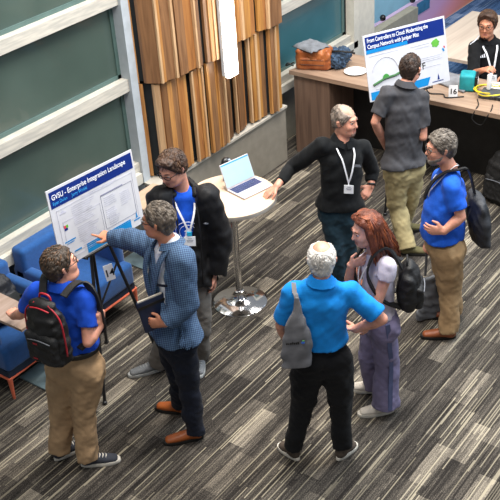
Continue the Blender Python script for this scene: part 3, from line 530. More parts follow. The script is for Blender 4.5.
def surf_pt(c,t,l,f):
    """point on the chest: spine fraction t, sideways l, forward f"""
    return c['spine'](t,0)+c['latt'](t)*l+nrm(c['fs'])*f
def collar(c,m,parent,r=.066,h=.035,off=0,opening=.5,name='collar'):
    """folded shirt collar around the neck"""
    mb=MB(); n=26; rings=[]; N0=c['N0']+c['up']*(.012+off)
    a0=opening*.35; A=[a0+(2*PI-2*a0)*q/(n-1) for q in range(n)]
    prof=[(r-.012,h),(r-.004,h+.004),(r+.012,h-.012),(r+.03,-.012),(r+.022,-.016),(r+.002,h-.016),(r-.012,h-.012)]
    for a in A:
        d=c['fs']*math.cos(a)+c['Ls']*math.sin(a); drop=-.035*max(0,math.cos(a))-(0.0)
        rings.append([N0+d*(pr*(.95 if abs(math.sin(a))<.5 else 1))+c['up']*(ph+drop*1.2) for pr,ph in prof])
    mb.loft(rings); return mb.build(name,m,parent,smooth='auto')
def lanyard(c,m,badge=True,drop=.42,f=.125,w=.012,bm=None,label=None,fb=None):
    """neck strap hanging to a V with a badge"""
    tipf=fb if fb is not None else f+.02; tip=surf_pt(c,drop,0,tipf); mb=MB()
    for s in(-1,1):
        pts=[c['N0']+c['up']*.02-c['fs']*.065+c['Ls']*s*.02, c['N0']+c['up']*.02+c['Ls']*s*.072-c['fs']*.01, surf_pt(c,.10,s*.072,f*.62), surf_pt(c,.2,s*.05,f*.98), surf_pt(c,drop*.75,s*.022,tipf*1.0), tip]
        pts=smooth_path(pts,4); mb.tube(pts,0,flat=(c['Ls']*1.0+c['up']*.0,w,.003))
    o=mb.build('lanyard',m,c['root'])
    if badge:
        mb=MB(); b=tip-c['up']*.045+c['fs']*.008; mb.tube([tip,tip-c['up']*.02+c['fs']*.006],.004,6)
        mb.box(b-c['up']*.01,(.085,.004,.075),ax=(c['Ls'],c['fs'],c['up'])); bd=mb.build('name_badge',bm or MATS['white_card'],o)
        mb=MB(); 
        for q,(ww,zz) in enumerate(((.03,.012),(.05,-.002),(.04,-.012))): mb.box(b+c['fs']*.0025+c['up']*zz,(ww,.001,.004),ax=(c['Ls'],c['fs'],c['up']))
        mb.build('print',MATS['grey_ink'],bd)
    return o
def smooth_path(pts,n=4):
    pts=[V(*p) for p in pts]; out=[]
    for i in range(len(pts)-1):
        p0=pts[max(i-1,0)];p1=pts[i];p2=pts[i+1];p3=pts[min(i+2,len(pts)-1)]
        for q in range(n):
            t=q/n; out.append(.5*((2*p1)+(p2-p0)*t+(2*p0-5*p1+4*p2-p3)*t*t+(3*p1-p0-3*p2+p3)*t**3))
    out.append(pts[-1]); return out
# ---------------------------------------------------------------- people: materials and wardrobe
mat('lips','#a5685c',rough=.5); mat('eye_white','#e8e4de',rough=.3,var=.02); mat('iris','#2a1c14',rough=.2)
mat('black_plastic','#141416',rough=.35); mat('black_leather','#17140f',rough=.4,bump=.2); mat('white_card','#e9e9ea',rough=.5,var=.02); mat('grey_ink','#6b6e76',rough=.7)
mat('white_strap','#d9d9dc',rough=.7,var=.05,scale=80); mat('chrome','#d8d8da',rough=.12,metal=1,var=.02); mat('teal_clip','#1c9fc4',rough=.4)
mat('sole_white','#cfc9bd',rough=.7); mat('sole_black','#15130f',rough=.7); mat('lace_white','#d8d2c6',rough=.8)
mat('white_ink','#e6e9f2',rough=.6,var=.03); mat('red_trim','#9a1826',rough=.5)
sk1=skin_mat('skin_fair','#c98d74'); sk2=skin_mat('skin_pink','#cf937c'); sk3=skin_mat('skin_tan','#bd7f62')
h_brown=hair_mat('hair_brown','#2c1d14','#4d3424'); h_greybrown=hair_mat('hair_greying','#40362e','#6f6458'); h_grey=hair_mat('hair_grey','#4b433c','#80776d'); h_white=hair_mat('hair_white','#b9b4ae','#e2dfda')
h_red=hair_mat('hair_auburn','#4a1f10','#74381e'); hair_mat('hair_ginger','#64290f','#a3562a'); h_dark=hair_mat('hair_dark','#241a15','#3c2c22'); h_stub=hair_mat('beard_stubble','#8d7164','#a98a7a'); h_short=hair_mat('hair_cropped','#6f6157','#9a8c80')
h_lite=hair_mat('hair_light_brown','#45301f','#6b4c33')
def cloth(name,c,rough=.85,b=.25,bs=220,**k): return mat(name,c,rough=rough,bump=b,bscale=bs,var=.08,sheen=k.pop('sheen',.04),spec=.25,**k)
khaki=cloth('khaki_cotton','#a58762'); khaki2=cloth('olive_khaki_cotton','#a89a72'); khaki3=cloth('tan_cotton','#a98b69')
blue_polo=cloth('royal_blue_pique','#0f45b4'); bright=cloth('bright_blue_pique','#0b80d2'); charcoal=cloth('charcoal_pique','#424246'); blk=cloth('black_knit','#0a0d10'); royal=cloth('royal_blue_jersey','#1858c8'); royal2=cloth('blue_jersey','#0f4fc4')
navy=cloth('navy_wool','#0e1423'); grey_tr=cloth('grey_cotton','#6a655f'); black_tr=cloth('black_cotton','#0a0b0f'); jeans=cloth('dark_denim','#1d3440',bs=300); lav=cloth('lavender_knit','#bdb7c6'); lavtr=cloth('mauve_cotton','#77708e'); shell=cloth('black_nylon_jacket','#0b0b0e',rough=.6); white_sh=cloth('white_cotton','#d6d9e0'); tee9=cloth('black_jersey','#0c0d10')
nylon=mat('black_nylon','#09090b',rough=.6,bump=.4,bscale=160); greynylon=mat('dark_grey_nylon','#24262b',rough=.6,bump=.3,bscale=160); totegrey=mat('grey_felt','#6a6a6e',rough=.9,bump=.3,bscale=200)
tanshoe=mat('tan_leather','#9a4f1d',rough=.35,bump=.15,bscale=70,spec=.6); brownshoe=mat('brown_leather','#8a4a26',rough=.45,bump=.2,bscale=70); olive=mat('olive_suede','#5c5637',rough=.9); greyshoe=mat('grey_mesh','#74777a',rough=.8,bump=.5,bscale=150); navyshoe=mat('grey_canvas','#33363f',rough=.9); creamshoe=mat('cream_canvas','#cfc6ba',rough=.8); hiking=mat('brown_trail_mesh','#4b4037',rough=.8,bump=.5,bscale=120)
def check_mat():
    m,nt,b=nodes_of('blue_check_wool'); N=nt.nodes; L=nt.links; tc=N.new('ShaderNodeTexCoord'); sp=N.new('ShaderNodeSeparateXYZ'); L.new(tc.outputs['Object'],sp.inputs[0])
    def M(op,a,bb=None):
        n=N.new('ShaderNodeMath'); n.operation=op
        for i,v in enumerate((a,bb)):
            if v is None: continue
            if isinstance(v,(int,float)): n.inputs[i].default_value=v
            else: L.new(v,n.inputs[i])
        return n.outputs[0]
    hz=M('ADD',M('MULTIPLY',sp.outputs[0],.75),M('MULTIPLY',sp.outputs[1],-.66)); vt=M('ADD',M('MULTIPLY',sp.outputs[2],.82),M('ADD',M('MULTIPLY',sp.outputs[0],.38),M('MULTIPLY',sp.outputs[1],.43)))
    a=M('GREATER_THAN',M('FRACT',M('MULTIPLY',hz,74)),.6); c=M('GREATER_THAN',M('FRACT',M('MULTIPLY',vt,74)),.6)
    t=M('MULTIPLY',M('ADD',a,c),.5)
    rp=N.new('ShaderNodeValToRGB'); rp.color_ramp.interpolation='CONSTANT'; e=rp.color_ramp.elements; e[0].color=(*srgb('#4f6c88'),1); e[1].position=.8; e[1].color=(*srgb('#222f4a'),1); q=e.new(.3); q.color=(*srgb('#364c6d'),1)
    L.new(t,rp.inputs[0]); L.new(rp.outputs[0],b.inputs['Base Color']); b.inputs['Roughness'].default_value=.9; return m
check=check_mat()
def opencut(c,v,wf,depth=.02):
    N0,up,fs,La=c['N0'],c['up'],c['fs'],c['latt'](.4); SL=np.linalg.norm(c['sp'])
    def fn(X,Y,Z):
        a,b,d=X-N0[0],Y-N0[1],Z-N0[2]; t=-(a*up[0]+b*up[1]+d*up[2])/SL; l=a*La[0]+b*La[1]+d*La[2]; f=a*fs[0]+b*fs[1]+d*fs[2]
        return -np.maximum(np.abs(l)-wf(t),depth-f)
    v.cutfun(fn)
def chest_print(c,parent,t,l,f,lines,m,name='print'):
    mb=MB()
    for w,dz in lines: mb.box(surf_pt(c,t,l,f)-c['up']*dz,(w,.004,.007),ax=(c['Ls'],c['fs'],c['up']))
    mb.build(name,m,parent)
def polo_top(m,frac=.72,hem=1.02,off=.004,name='polo_shirt',col=True,**k):
    def f(c,nc):
        g=c['garment'](name,m,off,hem,frac,post=nc,**k)
        if col: collar(c,m,g)
        return g
    return f
# --- P1
def backpack(name,label,ctr,B,La,up,sz,m,trim=None,group=None,straps=None,base=None):
    """ctr centre, B outward (back) axis, La lateral, up; sz=(w,d,h)"""
    w,d,h=[q/2 for q in sz]; root=thing(name,label,'backpack',tuple(base if base is not None else ctr-up*h))
    v=Vol(ctr-.45,ctr+.45,.0075)
    v.tube([ctr-up*(h-.05),ctr-up*h*.3,ctr+up*h*.45,ctr+up*(h-.04)],[w*.95,w,w*.9,w*.6],[d*.95,d,d*.85,d*.5],lat=La,k=0,cap=.8)
    v.noise(.005,.09,3)
    body=v.mesh('main_compartment',m,root)
    v=Vol(ctr-.4,ctr+.4,.0075); q=ctr+B*d*.75-up*h*.38
    v.rbox(q,(w*.78,.035,h*.48),(La,B,up),.03,k=0); v.noise(.004,.08,4); v.mesh('front_pocket',m,root)
    mb=MB(); tp=ctr+up*(h-.01)-B*d*.2; mb.tube(smooth_path([tp-La*.045,tp-La*.03+up*.035,tp+La*.03+up*.035,tp+La*.045]),.007,8); mb.build('carry_handle',trim or m,root,smooth=True)
    if trim:
        mb=MB()
        for s in(-1,1):
            mb.tube(smooth_path([ctr+up*h*.92+B*d*.25+La*s*w*.35,ctr+up*h*.6+La*s*w*.88+B*d*.30,ctr+La*s*w*1.0+B*d*.3,ctr-up*h*.6+La*s*w*.98+B*d*.25]),.006,6)
        mb.tube(smooth_path([ctr+up*h*.80+B*d*.55-La*w*.5,ctr+up*h*.86+B*d*.6,ctr+up*h*.80+B*d*.55+La*w*.5]),.005,6)
        mb.build('piping',trim,root,smooth=True)
        mb=MB(); mb.box(q+B*.036+up*h*.2+La*w*.2,(.035,.004,.012),ax=(La,B,up)); mb.build('zip_pull',trim,root); mb=MB(); mb.box(q+B*.036-up*h*.3+La*w*.3,(.035,.004,.01),ax=(La,B,up)); mb.build('zip_pull',trim,root)
    mb=MB(); mb.tube(smooth_path([q+B*.037+La*w*.6+up*h*.3,q+B*.042+up*h*.36,q+B*.037-La*w*.6+up*h*.3]),.004,5); mb.build('zip',MATS['grey_ink'],root,smooth=True)
    if straps:
        for pts in straps: 
            mb=MB(); P_=smooth_path(pts,5); mb.tube(P_,0,flat=(La,.05,.014)); mb.build('shoulder_strap',m,root,smooth='auto')
    return root
def ex1(c):
    S=c['spine']; fs,Ls,up=c['fs'],c['Ls'],c['up']; B=-fs
    lf=lambda t,l,f: S(t)+Ls*l+fs*f
    straps=[[lf(-.02,s*.07,-.13),lf(-.10,s*.10,-.03),lf(-.04,s*.115,.07),lf(.2,s*.12,.135),lf(.5,s*.135,.125),lf(.68,s*.17,.02),lf(.72,s*.12,-.13)] for s in(1,)]
    w_=c['j']['wrR']+c['j']['hdR']*.06
    straps.append([lf(-.02,-.07,-.13),lf(-.07,-.10,-.05),lf(-.05,-.14,.01),w_+V(0,0,.10)-(w_-lf(-.03,-.17,.0))*.35,w_+V(0,0,.02),w_-V(0,0,.08),lf(.60,-.19,.02),lf(.66,-.12,-.12)])
    backpack('backpack','black backpack with red piping worn over the royal blue polo','x' and S(.34)-fs*.205+Ls*.03,nrm(B+Ls*.25),nrm(Ls-B*.25),up,(.30,.18,.48),nylon,MATS['red_trim'],straps=straps)
P1o=dict(hairmat2=h_lite,skin=sk2,brow=h_brown,hair='short',hairmat=hair_mat('hair_brown_grey','#2a211a','#4c3f33'),hairth=.013,hairline=.085,glasses=1,girth=1.07,belly=.035,jowl=1,tr=(.108,.085,.078),waist=.80,top=polo_top(blue_polo,.66,.80),trousers=khaki3,belt=1,shoe=navyshoe,sole=MATS['sole_white'],laces=MATS['lace_white'],handR=dict(curl=(1.1,1.3,1.0)),handL=dict(curl=(.2,.3,.2)),extra=ex1)
# --- P2
def top2(c,nc):
    sh=c['garment']('dress_shirt',white_sh,.0,.86,1.95,post=nc)
    collar(c,white_sh,sh,r=.064,h=.04)
    def post(v):
        nc(v); opencut(c,v,lambda t:np.clip(.082-.14*t,.004,.09)+np.clip(t-.75,0,1)*.08)
    g=c['garment']('blazer',check,.020,.97,1.9,r=(.072,.066,.058,.052,.046),post=post,wide=.03,noise=.004)
    mb=MB(); S=c['spine']; fs,Ls,up=c['fs'],c['Ls'],c['up']
    N0=c['N0']; pr=[]
    for a in np.linspace(.5,2*PI-.5,20):
        d=fs*math.cos(a)+Ls*math.sin(a); pr.append([N0+d*r_+up*h_ for r_,h_ in((.073,.03),(.084,.034),(.115,-.005),(.11,-.012),(.08,.02))])
    mb.loft(pr); mb.build('collar',check,g,smooth='auto')
    for s in(-1,1):
        mb=MB(); o_=lambda t,l,f:S(t)+Ls*s*l+fs*f
        P_=smooth_path([o_(.0,.085,.05),o_(.10,.085,.115),o_(.25,.07,.148),o_(.42,.035,.158),o_(.5,.012,.155)],4); mb.tube(P_,0,flat=(Ls,.05,.010)); mb.build('lapel',check,g,smooth='auto')
    mb=MB(); mb.box(S(.33)+Ls*.11+fs*.135,(.09,.01,.016),ax=(nrm(Ls-fs*.5),fs,up)); mb.build('pocket_welt',navy,g)
    return g
def ex2(c):
    j=c['j']; r=thing('portfolio_folder','dark blue portfolio folder held by the person in the checked blazer','folder',tuple(j['xbook']))
    D=nrm(j['hdL']); ax=(nrm(V(.8,-.45,.12)),nrm(V(.45,.8,0)),V(0,0,1)); ax=(ax[0],nrm(ax[1]-ax[0]*ax[1].dot(ax[0])),None); ax=(ax[0],ax[1],np.cross(ax[0],ax[1]))
    p=j['xbook']; mb=MB(); mb.box(p,(.19,.02,.25),ax=ax,bev=.008); mb.build('cover',mat('navy_leatherette','#16203a',rough=.4),r,smooth='auto')
    mb=MB(); mb.box(p+ax[2]*.118-ax[1]*.0,(.17,.014,.03),ax=ax,bev=.004); mb.build('page_block',mat('paper_edge','#b9b2a4'),r)
    mb=MB(); mb.box(p+ax[1]*-.012+ax[2]*.08,(.19,.004,.02),ax=ax); mb.build('elastic_band',MATS['black_leather'],r)
P2o=dict(hairmat2=h_grey,skin=sk3,brow=h_greybrown,hair='short',hairmat=h_greybrown,hairth=.010,hairline=.088,glasses=1,girth=1.05,belly=.02,top=top2,trousers=navy,tr=(.105,.078,.068),shoe=tanshoe,sole=MATS['sole_black'],handR=dict(point=True),handL=dict(curl=(.5,.6,.4)),extra=ex2)
# --- P3
def top3(c,nc):
    sh=c['garment']('t_shirt',royal2,.0,1.0,.7,post=nc)
    # round seal printed on the chest
    fs,Ls,up=c['fs'],c['Ls'],c['up']; ce=surf_pt(c,.40,0,.128)
    for R_,nm in((.085,'seal_outline'),(.06,'seal_inner_ring')):
        mb=MB(); mb.tube([ce+Ls*R_*math.cos(a)+up*R_*math.sin(a)-fs*(.03*(R_*math.cos(a)/.085)**2) for a in np.linspace(0,2*PI,33)[:-1]],.0022,5,closed=True); mb.build(nm,MATS['white_ink'],sh)
    mb=MB(); mb.box(ce+Ls*.0-up*.02,(.05,.004,.028),ax=(Ls,fs,up)); mb.prism([(-.03,0),(0,.03),(.03,0),(.02,0),(.02,-.02),(-.02,-.02),(-.02,0)],(Ls,up,fs),ce+up*.01,.003); mb.build('seal_emblem',MATS['white_ink'],sh)
    def post(v):
        nc(v); opencut(c,v,lambda t:.088-.0*t+np.clip(t,0,1)*.01)
    g=c['garment']('jacket',shell,.028,1.04,1.93,r=(.074,.072,.068,.062,.056),post=post,wide=.035,noise=.007,nsc=.15)
    N0=c['N0']; v=Vol(N0-.22,N0+.22,.0075)
    v.tube(smooth_path([N0+Ls*.085+fs*.06-up*.02,N0+Ls*.1-up*.0,N0+Ls*.07-fs*.09+up*.01,N0-fs*.12-up*.0,N0-Ls*.07-fs*.09+up*.01,N0-Ls*.1,N0-Ls*.085+fs*.06-up*.02],3),.032,k=0); v.ell(N0-fs*.13-up*.06,(.05,.10,.07),(fs,Ls,up),k=.04); v.noise(.006,.06,3)
    v.mesh('hood',shell,g)
    mb=MB(); mb.ball(surf_pt(c,.30,.135,.135),(.020,.006,.008),8,ax=(Ls,fs,up)); mb.build('chest_logo',MATS['grey_ink'],g)
    mb=MB()
    for s in(-1,1): mb.tube(smooth_path([surf_pt(c,.02,s*.078,.06),surf_pt(c,.25,s*.08,.15),surf_pt(c,.6,s*.083,.15),surf_pt(c,.95,s*.088,.145)]),.005,6)
    mb.build('zip',MATS['black_plastic'],g)
    return g
def ex3(c):
    l=lanyard(c,MATS['white_strap'],drop=.40,f=.128,w=.014,bm=MATS['white_card'])
    mb=MB(); mb.box(surf_pt(c,.395,0,.155),(.035,.008,.03),ax=(c['Ls'],c['fs'],c['up'])); mb.build('clip',MATS['teal_clip'],l)
P3o=dict(hairmat2=h_lite,skin=sk2,brow=h_brown,hair='short',hairmat=h_brown,hairth=.016,quiff=1,hairline=.09,glasses=1,gaze=(0,0,-.3),top=top3,trousers=grey_tr,tr=(.096,.078,.075),shoe=greyshoe,sole=mat('sole_grey','#a4a6a4',rough=.8),laces=mat('lace_grey','#8d9090'),handL=dict(curl=(.4,.5,.3)),extra=ex3)
# --- P4
def ex4(c):
    j=c['j']; h=V(.785,.62,0); r_=V(.62,-.785,0)
    r=thing('tote_bag','grey tote bag with small dark logo slung over the bright blue polo','bag',tuple(j['xtoteB']))
    T,Mi,B=j['xtoteT'],j['xtoteM'],j['xtoteB']; v=Vol(np.minimum(T,B)-.25,np.maximum(T,B)+.25,.006)
    top=T
    v.tube([T,T*.55+Mi*.45,Mi,Mi*.6+B*.4,B,B-V(0,0,.03)],[.014,.030,.062,.096,.103,.10],[.010,.016,.026,.034,.030,.028],lat=r_,k=0,cap=.6); v.noise(.0025,.12,3); v.cut(B,V(0,0,-1))
    bag=v.mesh('bag_body',totegrey,r)
    mb=MB(); sh=j['shL']+V(0,0,.065)
    mb.tube(smooth_path([top-V(0,0,.03),top*.5+(sh-h*.085)*.5,sh-h*.075+V(0,0,-.02),sh+V(0,0,.004),sh+h*.06-V(0,0,.04),sh+h*.07-V(0,0,.14)],5),0,flat=(r_,.028,.006)); mb.build('strap',totegrey,r,smooth='auto')
    lg=Mi+(B-Mi)*.38-h*.036-r_*.02; 
    mb=MB(); x_=-.05
    for w_,hh in ((.010,.014),(.008,.012),(.012,.012),(.007,.018),(.010,.012),(.009,.013),(.010,.016)): mb.box(lg+r_*(x_+w_/2)+V(0,0,hh/2),(w_,.003,hh),ax=(r_,h,V(0,0,1))); x_+=w_+.0025
    mb.build('lettering',MATS['black_plastic'],r)
    mb=MB(); mb.ball(lg+r_*.055+V(0,0,.012)-h*.004,(.012,.003,.010),8,ax=(r_,h,V(0,0,1))); mb.build('logo_mark',mat('logo_blue','#3f6fd0'),r)
    mb=MB(); mb.ball(lg+r_*.058+V(0,0,.026)-h*.004,(.008,.003,.006),8,ax=(r_,h,V(0,0,1))); mb.build('logo_leaf',mat('logo_green','#5aa050'),r)
P4o=dict(hairmat2=h_white,skin=sk2,brow=h_white,hair='side',hairmat=h_white,hairth=.009,hairline=.07,baldf=.0,girth=1.06,belly=.02,arm=1.05,hemdrop=.0,waist=.79,top=polo_top(bright,.80,.84),trousers=black_tr,tr=(.104,.080,.064),belt=0,shoe=hiking,sole=MATS['sole_white'],handR=dict(curl=(.5,.5,.4)),handL=dict(curl=(.3,.4,.3)),extra=ex4)
# --- P5
def ex5(c):
    j=c['j']; fs,Ls,up=c['fs'],c['Ls'],c['up']; S=c['spine']; lf=lambda t,l,f: S(t)+Ls*l+fs*f
    for s in 'LR':   # stripe down the outside of each leg
        sg=1 if s=='L' else -1; mb=MB(); hip,kn,an=j['hip'+s],j['kn'+s],j['an'+s]; La=c['Lh']*sg
        pts=[hip+La*.112,(hip+kn)/2+La*.110,kn+La*.101,(kn+an)/2+La*.104,an+La*.108-V(0,0,.035)]; mb.tube(smooth_path(pts),0,flat=(c['fh'],.030,.012)); mb.build('side_stripe',mat('stripe_slate','#4d5578',rough=.8),c['pants'],smooth='auto')
    bc=j['xbag']; B=nrm(V(bc[0]-S(.5)[0],bc[1]-S(.5)[1],0)); La=nrm(np.cross(V(0,0,1),B))
    straps=[[bc+V(0,0,.15)+La*s*.05-B*.05,lf(-.06,-s*.10,-.05),lf(-.03,-s*.11,.06),lf(.25,-s*.11,.12),lf(.6,-s*.15,.05),bc-V(0,0,.13)+La*s*.1-B*.06] for s in(-1,1)]
    backpack('backpack','plain black backpack worn by the person in the lavender blouse','x' and bc,B,La,V(0,0,1),(.28,.17,.36),nylon,None,straps=straps)
    lanyard(c,MATS['white_strap'],drop=.46,f=.115,w=.012)
def top5(c,nc):
    g=c['garment']('blouse',lav,.0,.88,.34,r=(.062,.07,.056,.05,.04),post=nc,noise=.004); return g
P5o=dict(waist=.84,skin=skin_mat('skin_light','#d39c88'),brow=h_red,hair='long',hairmat=h_red,hs=.97,girth=.94,arm=.92,top=top5,trousers=lavtr,tr=(.100,.088,.096),shoe=creamshoe,sole=MATS['sole_white'],laces=MATS['lace_white'],handR=dict(curl=(.3,.35,.3),sc=.92),handL=dict(curl=(.3,.4,.3),sc=.92),extra=ex5)
# --- P6
def ex6(c):
    lanyard(c,MATS['white_strap'],drop=.52,f=.135,w=.013); 
    chest_print(c,c['top'],.27,.085,.127,((.045,0),(.06,.012)),MATS['grey_ink'],'chest_logo')
    j=c['j']; w=j['wrL']; a=nrm(j['wrL']-j['elL']); u=nrm(np.cross(a,V(0,0,1))); q=np.cross(a,u); mb=MB(); mb.tube([w-a*.01+(u*math.cos(t)+q*math.sin(t))*.034 for t in np.linspace(0,2*PI,17)[:-1]],.009,6,closed=True)
    mb.ball(w-a*.01-V(.785,.62,0)*.036,(.02,.02,.008),8,ax=(a,V(0,0,1),V(.785,.62,0))); mb.build('wristwatch',MATS['black_plastic'],c['root'],smooth=True)
P6o=dict(hairmat2=h_grey,skin=sk2,brow=h_grey,hair='side',hairmat=h_short,hairth=.006,hairline=.07,baldf=.05,beard=.003,beardmat=h_stub,girth=1.05,belly=.012,top=polo_top(blk,(1.72,1.80),1.0,name='pullover'),trousers=jeans,tr=(.098,.075,.066),shoe=brownshoe,sole=MATS['sole_black'],handR=dict(curl=(.12,.2,.15),spread=.8),handL=dict(curl=(.3,.4,.3)),extra=ex6)
# --- P7
P7o=dict(hairmat2=h_brown,skin=sk2,brow=h_dark,hair='short',hairmat=h_dark,hairth=.006,hairline=.075,beard=.007,beardmat=h_dark,girth=1.05,top=polo_top(charcoal,.74,.97,wide=.01),trousers=khaki2,tr=(.104,.085,.078),shoe=olive,sole=MATS['sole_black'],laces=None,handL=dict(curl=(.4,.4,.3)),handR=dict(curl=(.5,.5,.4)))
# --- P8
def ex8(c):
    j=c['j']; S=c['spine']; fs,Ls,up=c['fs'],c['Ls'],c['up']; lf=lambda t,l,f: S(t)+Ls*l+fs*f
    T,B=j['xbagT'],j['xbagB']; ctr=(T+B)/2; out=nrm(V(ctr[0]-S(.5)[0],ctr[1]-S(.5)[1],0)); La=np.cross(V(0,0,1),out); r=thing('messenger_bag','black messenger bag slung behind the person in the blue t-shirt','bag',tuple(B-V(0,0,.14)))
    v=Vol(ctr-.35,ctr+.35,.0075); tl=nrm(T-B)
    v.tube([B-tl*.03,ctr,T-tl*.0],[.17,.18,.15],[.065,.08,.05],lat=La,k=0,cap=.5); v.noise(.003,.12,4); v.mesh('bag_body',greynylon,r)
    mb=MB(); mb.tube(smooth_path([ctr+out*.05+tl*.12-La*.10,ctr+out*.068+tl*.02,ctr+out*.05+tl*.12+La*.10]),.005,6); mb.build('zip',MATS['black_plastic'],r)
    mb=MB(); mb.tube(smooth_path([T+La*.05,lf(.02,.09,-.12),lf(.0,.085,-.04),lf(.015,.08,.05),lf(.15,.03,.135),lf(.4,-.08,.16),lf(.6,-.17,.08),lf(.62,-.15,-.08),T-La*.06],5),0,flat=(Ls,.042,.010)); mb.build('shoulder_strap',nylon,r,smooth='auto')
    chest_print(c,c['top'],.5,.03,.158,((.08,0),(.11,.02),(.06,.04)),MATS['white_ink'])
    lanyard(c,MATS['white_strap'],badge=False,drop=.35,f=.13,w=.01)
    T,B=j['xgreyT'],j['xgreyB']; r=thing('shopping_tote','dark grey tote held low behind the tan trousers under the blue t-shirt','bag',tuple(B))
    v=Vol(np.minimum(T,B)-.2,np.maximum(T,B)+.2,.007); v.tube([T-(T-B)*.35,(T+B)/2-V(0,0,.05),B],[.07,.10,.11],[.02,.035,.03],lat=V(.8,-.6,0),k=0,cap=.5); v.noise(.006,.09,4); v.mesh('bag_body',mat('slate_fabric','#63666b',rough=.9),r)
    mb=MB()
    for s in(-1,1): mb.tube(smooth_path([T-(T-B)*.3+V(.8,-.6,0)*.05*s,T+(j['wrR']-T)*.6+V(.8,-.6,0)*.02*s,j['wrR']+j['hdR']*.07]),0,flat=(V(.8,-.6,0),.02,.005))
    mb.build('handle',mat('slate_fabric','#63666b'),r)
P8o=dict(hairmat2=h_grey,skin=sk2,brow=h_grey,hair='short',hairmat=h_grey,hairth=.014,hairline=.088,glasses=1,beard=.009,beardmat=hair_mat('beard_grey','#5f564e','#93897e'),girth=1.10,belly=.055,arm=1.05,top=polo_top(royal,.72,.885,name='t_shirt',col=False),trousers=khaki,tr=(.106,.084,.078),shoe=brownshoe,sole=MATS['sole_black'],handL=dict(curl=(.35,.4,.3),spread=.5),handR=dict(curl=(1.0,1.2,.9)),extra=ex8)
# --- P9
def ex9(c):
    S=c['spine']; fs,Ls,up=c['fs'],c['Ls'],c['up']; lf=lambda t,l,f: S(t)+Ls*l+fs*f
    mb=MB(); mb.tube(smooth_path([lf(-.08,-.10,.02),lf(-.03,-.13,.05),lf(.06,-.20,.055)]),0,flat=(fs,.016,.006)); mb.build('shoulder_stripe',MATS['white_ink'],c['top'])
    mb=MB(); p=lf(.27,-.085,.128)
    for q,(hh) in enumerate((.018,.03,.042)): mb.prism([(-.03+q*.02,0),(-.017+q*.02,0),(-.024+q*.02,hh),(-.034+q*.02,hh*.8)],(Ls,up,fs),p,.004)
    mb.build('chest_logo',MATS['white_ink'],c['top'])
    lanyard(c,MATS['white_strap'],drop=.55,f=.14,w=.018,bm=MATS['white_card'])
P9o=dict(hs=1.1,hairmat2=h_lite,skin=sk3,brow=h_dark,hair='short',hairmat=h_brown,hairth=.014,quiff=1,hairline=.106,glasses=1,beard=.005,beardmat=h_brown,girth=1.05,top=polo_top(tee9,.95,1.05),trousers=black_tr,shoe=hiking,sole=MATS['sole_black'],handR=dict(curl=(.4,.5,.4)),handL=dict(curl=(.3,.4,.3)),extra=ex9)
import os
PEOPLE=[('P1','person in a royal blue polo and khaki trousers wearing a backpack, back to the view',P1o),
('P2','person in a blue checked blazer pointing at the poster board',P2o),
('P3','person in an open black jacket over a blue t-shirt with a white seal, looking down',P3o),
('P4','person in a bright blue polo and black trousers standing back to the view',P4o),
('P5','person in a lavender blouse and mauve striped trousers with one hand on the chest',P5o),
('P6','person in a black pullover and lanyard leaning one hand on the bar table',P6o),
('P7','person in a charcoal polo and olive-khaki trousers, back turned, facing the board by the desk',P7o),
('P8','person in a blue t-shirt and tan trousers with a messenger bag, hand on hip',P8o),
('P9','person in a black polo with white shoulder stripe seated behind the wooden desk',P9o)]
ONLY=None
for k,l,o in PEOPLE:
    if ONLY is None or k in ONLY: person(k,l,o)
# ---------------------------------------------------------------- the place
Xa,Ya,Za=V(1,0,0),V(0,1,0),V(0,0,1)
carpet=carpet_mat('carpet_tiles',['#262321','#3a3632','#4f4a44','#676057','#80786c','#9c9282'],'#b2a892')
mb=MB(); mb.box((7,2.6,-.03),(16,6.7,.06)); struct(mb.build('floor',carpet))
blue_carpet=carpet_mat('blue_carpet_tiles',['#263a55','#31507a','#4a6a94','#667fa3','#8093ae','#9aa8ba'],'#8fa3b8')
mb=MB(); mb.box((13,2.95,.004),(8.2,6.4,.008)); fb=mb.build('floor',blue_carpet); struct(fb)
white=mat('warm_white_paint','#c9c4b8',rough=.5,var=.04); alu=mat('cool_white_metal','#aeb6bd',rough=.4,var=.04); sillc=mat('grey_beige_paint','#8d897c',rough=.7,var=.05)
rail_m=mat('brushed_rail','#c2bdb2',rough=.45,col2='#aaa79f',scale=20,stretch=(.3,1,3))
glass=mat('green_frosted_glass','#404f49',rough=.28,var=.06,scale=2,coat=.3); glass2=mat('teal_frosted_glass','#2f5d66',rough=.3,var=.06,scale=2,coat=.3)
edge_light=mat('painted_edge_light','#4b625f',rough=.35,var=.04)  # paler tone paints in the light penumbra at the frosted pane borders
# window wall: y=5.9 is the glass plane
mb=MB(); mb.box((6.2,5.99,.30),(10.4,.12,.60)); struct(mb.build('wall_left',sillc))
def window(n,x0,x1,zs,gm,top=3.4):
    fr=MB()
    for z in zs: 
        fr.box(((x0+x1)/2,5.88,z-.055),(x1-x0,.10,.11))
    f=struct(fr.build('window_%d'%n,rail_m))
    zz=list(zs)+[top]
    for a,b in zip(zz[:-1],zz[1:]):
        mb=MB(); mb.box(((x0+x1)/2,5.93,(a+b-.11)/2),(x1-x0,.02,b-a-.11)); mb.build('pane',gm,f)
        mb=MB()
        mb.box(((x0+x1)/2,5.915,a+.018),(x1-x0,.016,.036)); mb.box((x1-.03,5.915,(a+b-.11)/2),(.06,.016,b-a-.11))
        mb.build('painted_pane_glow',edge_light,f)  # bottom and right strips hold the painted light, no separate glass
        mb=MB(); mb.box(((x0+x1)/2,5.905,b-.115),(x1-x0,.02,.012)); mb.box((x1-.004,5.905,(a+b-.11)/2),(.012,.02,b-a-.11)); mb.build('gasket',MATS['black_plastic'],f)
    return f
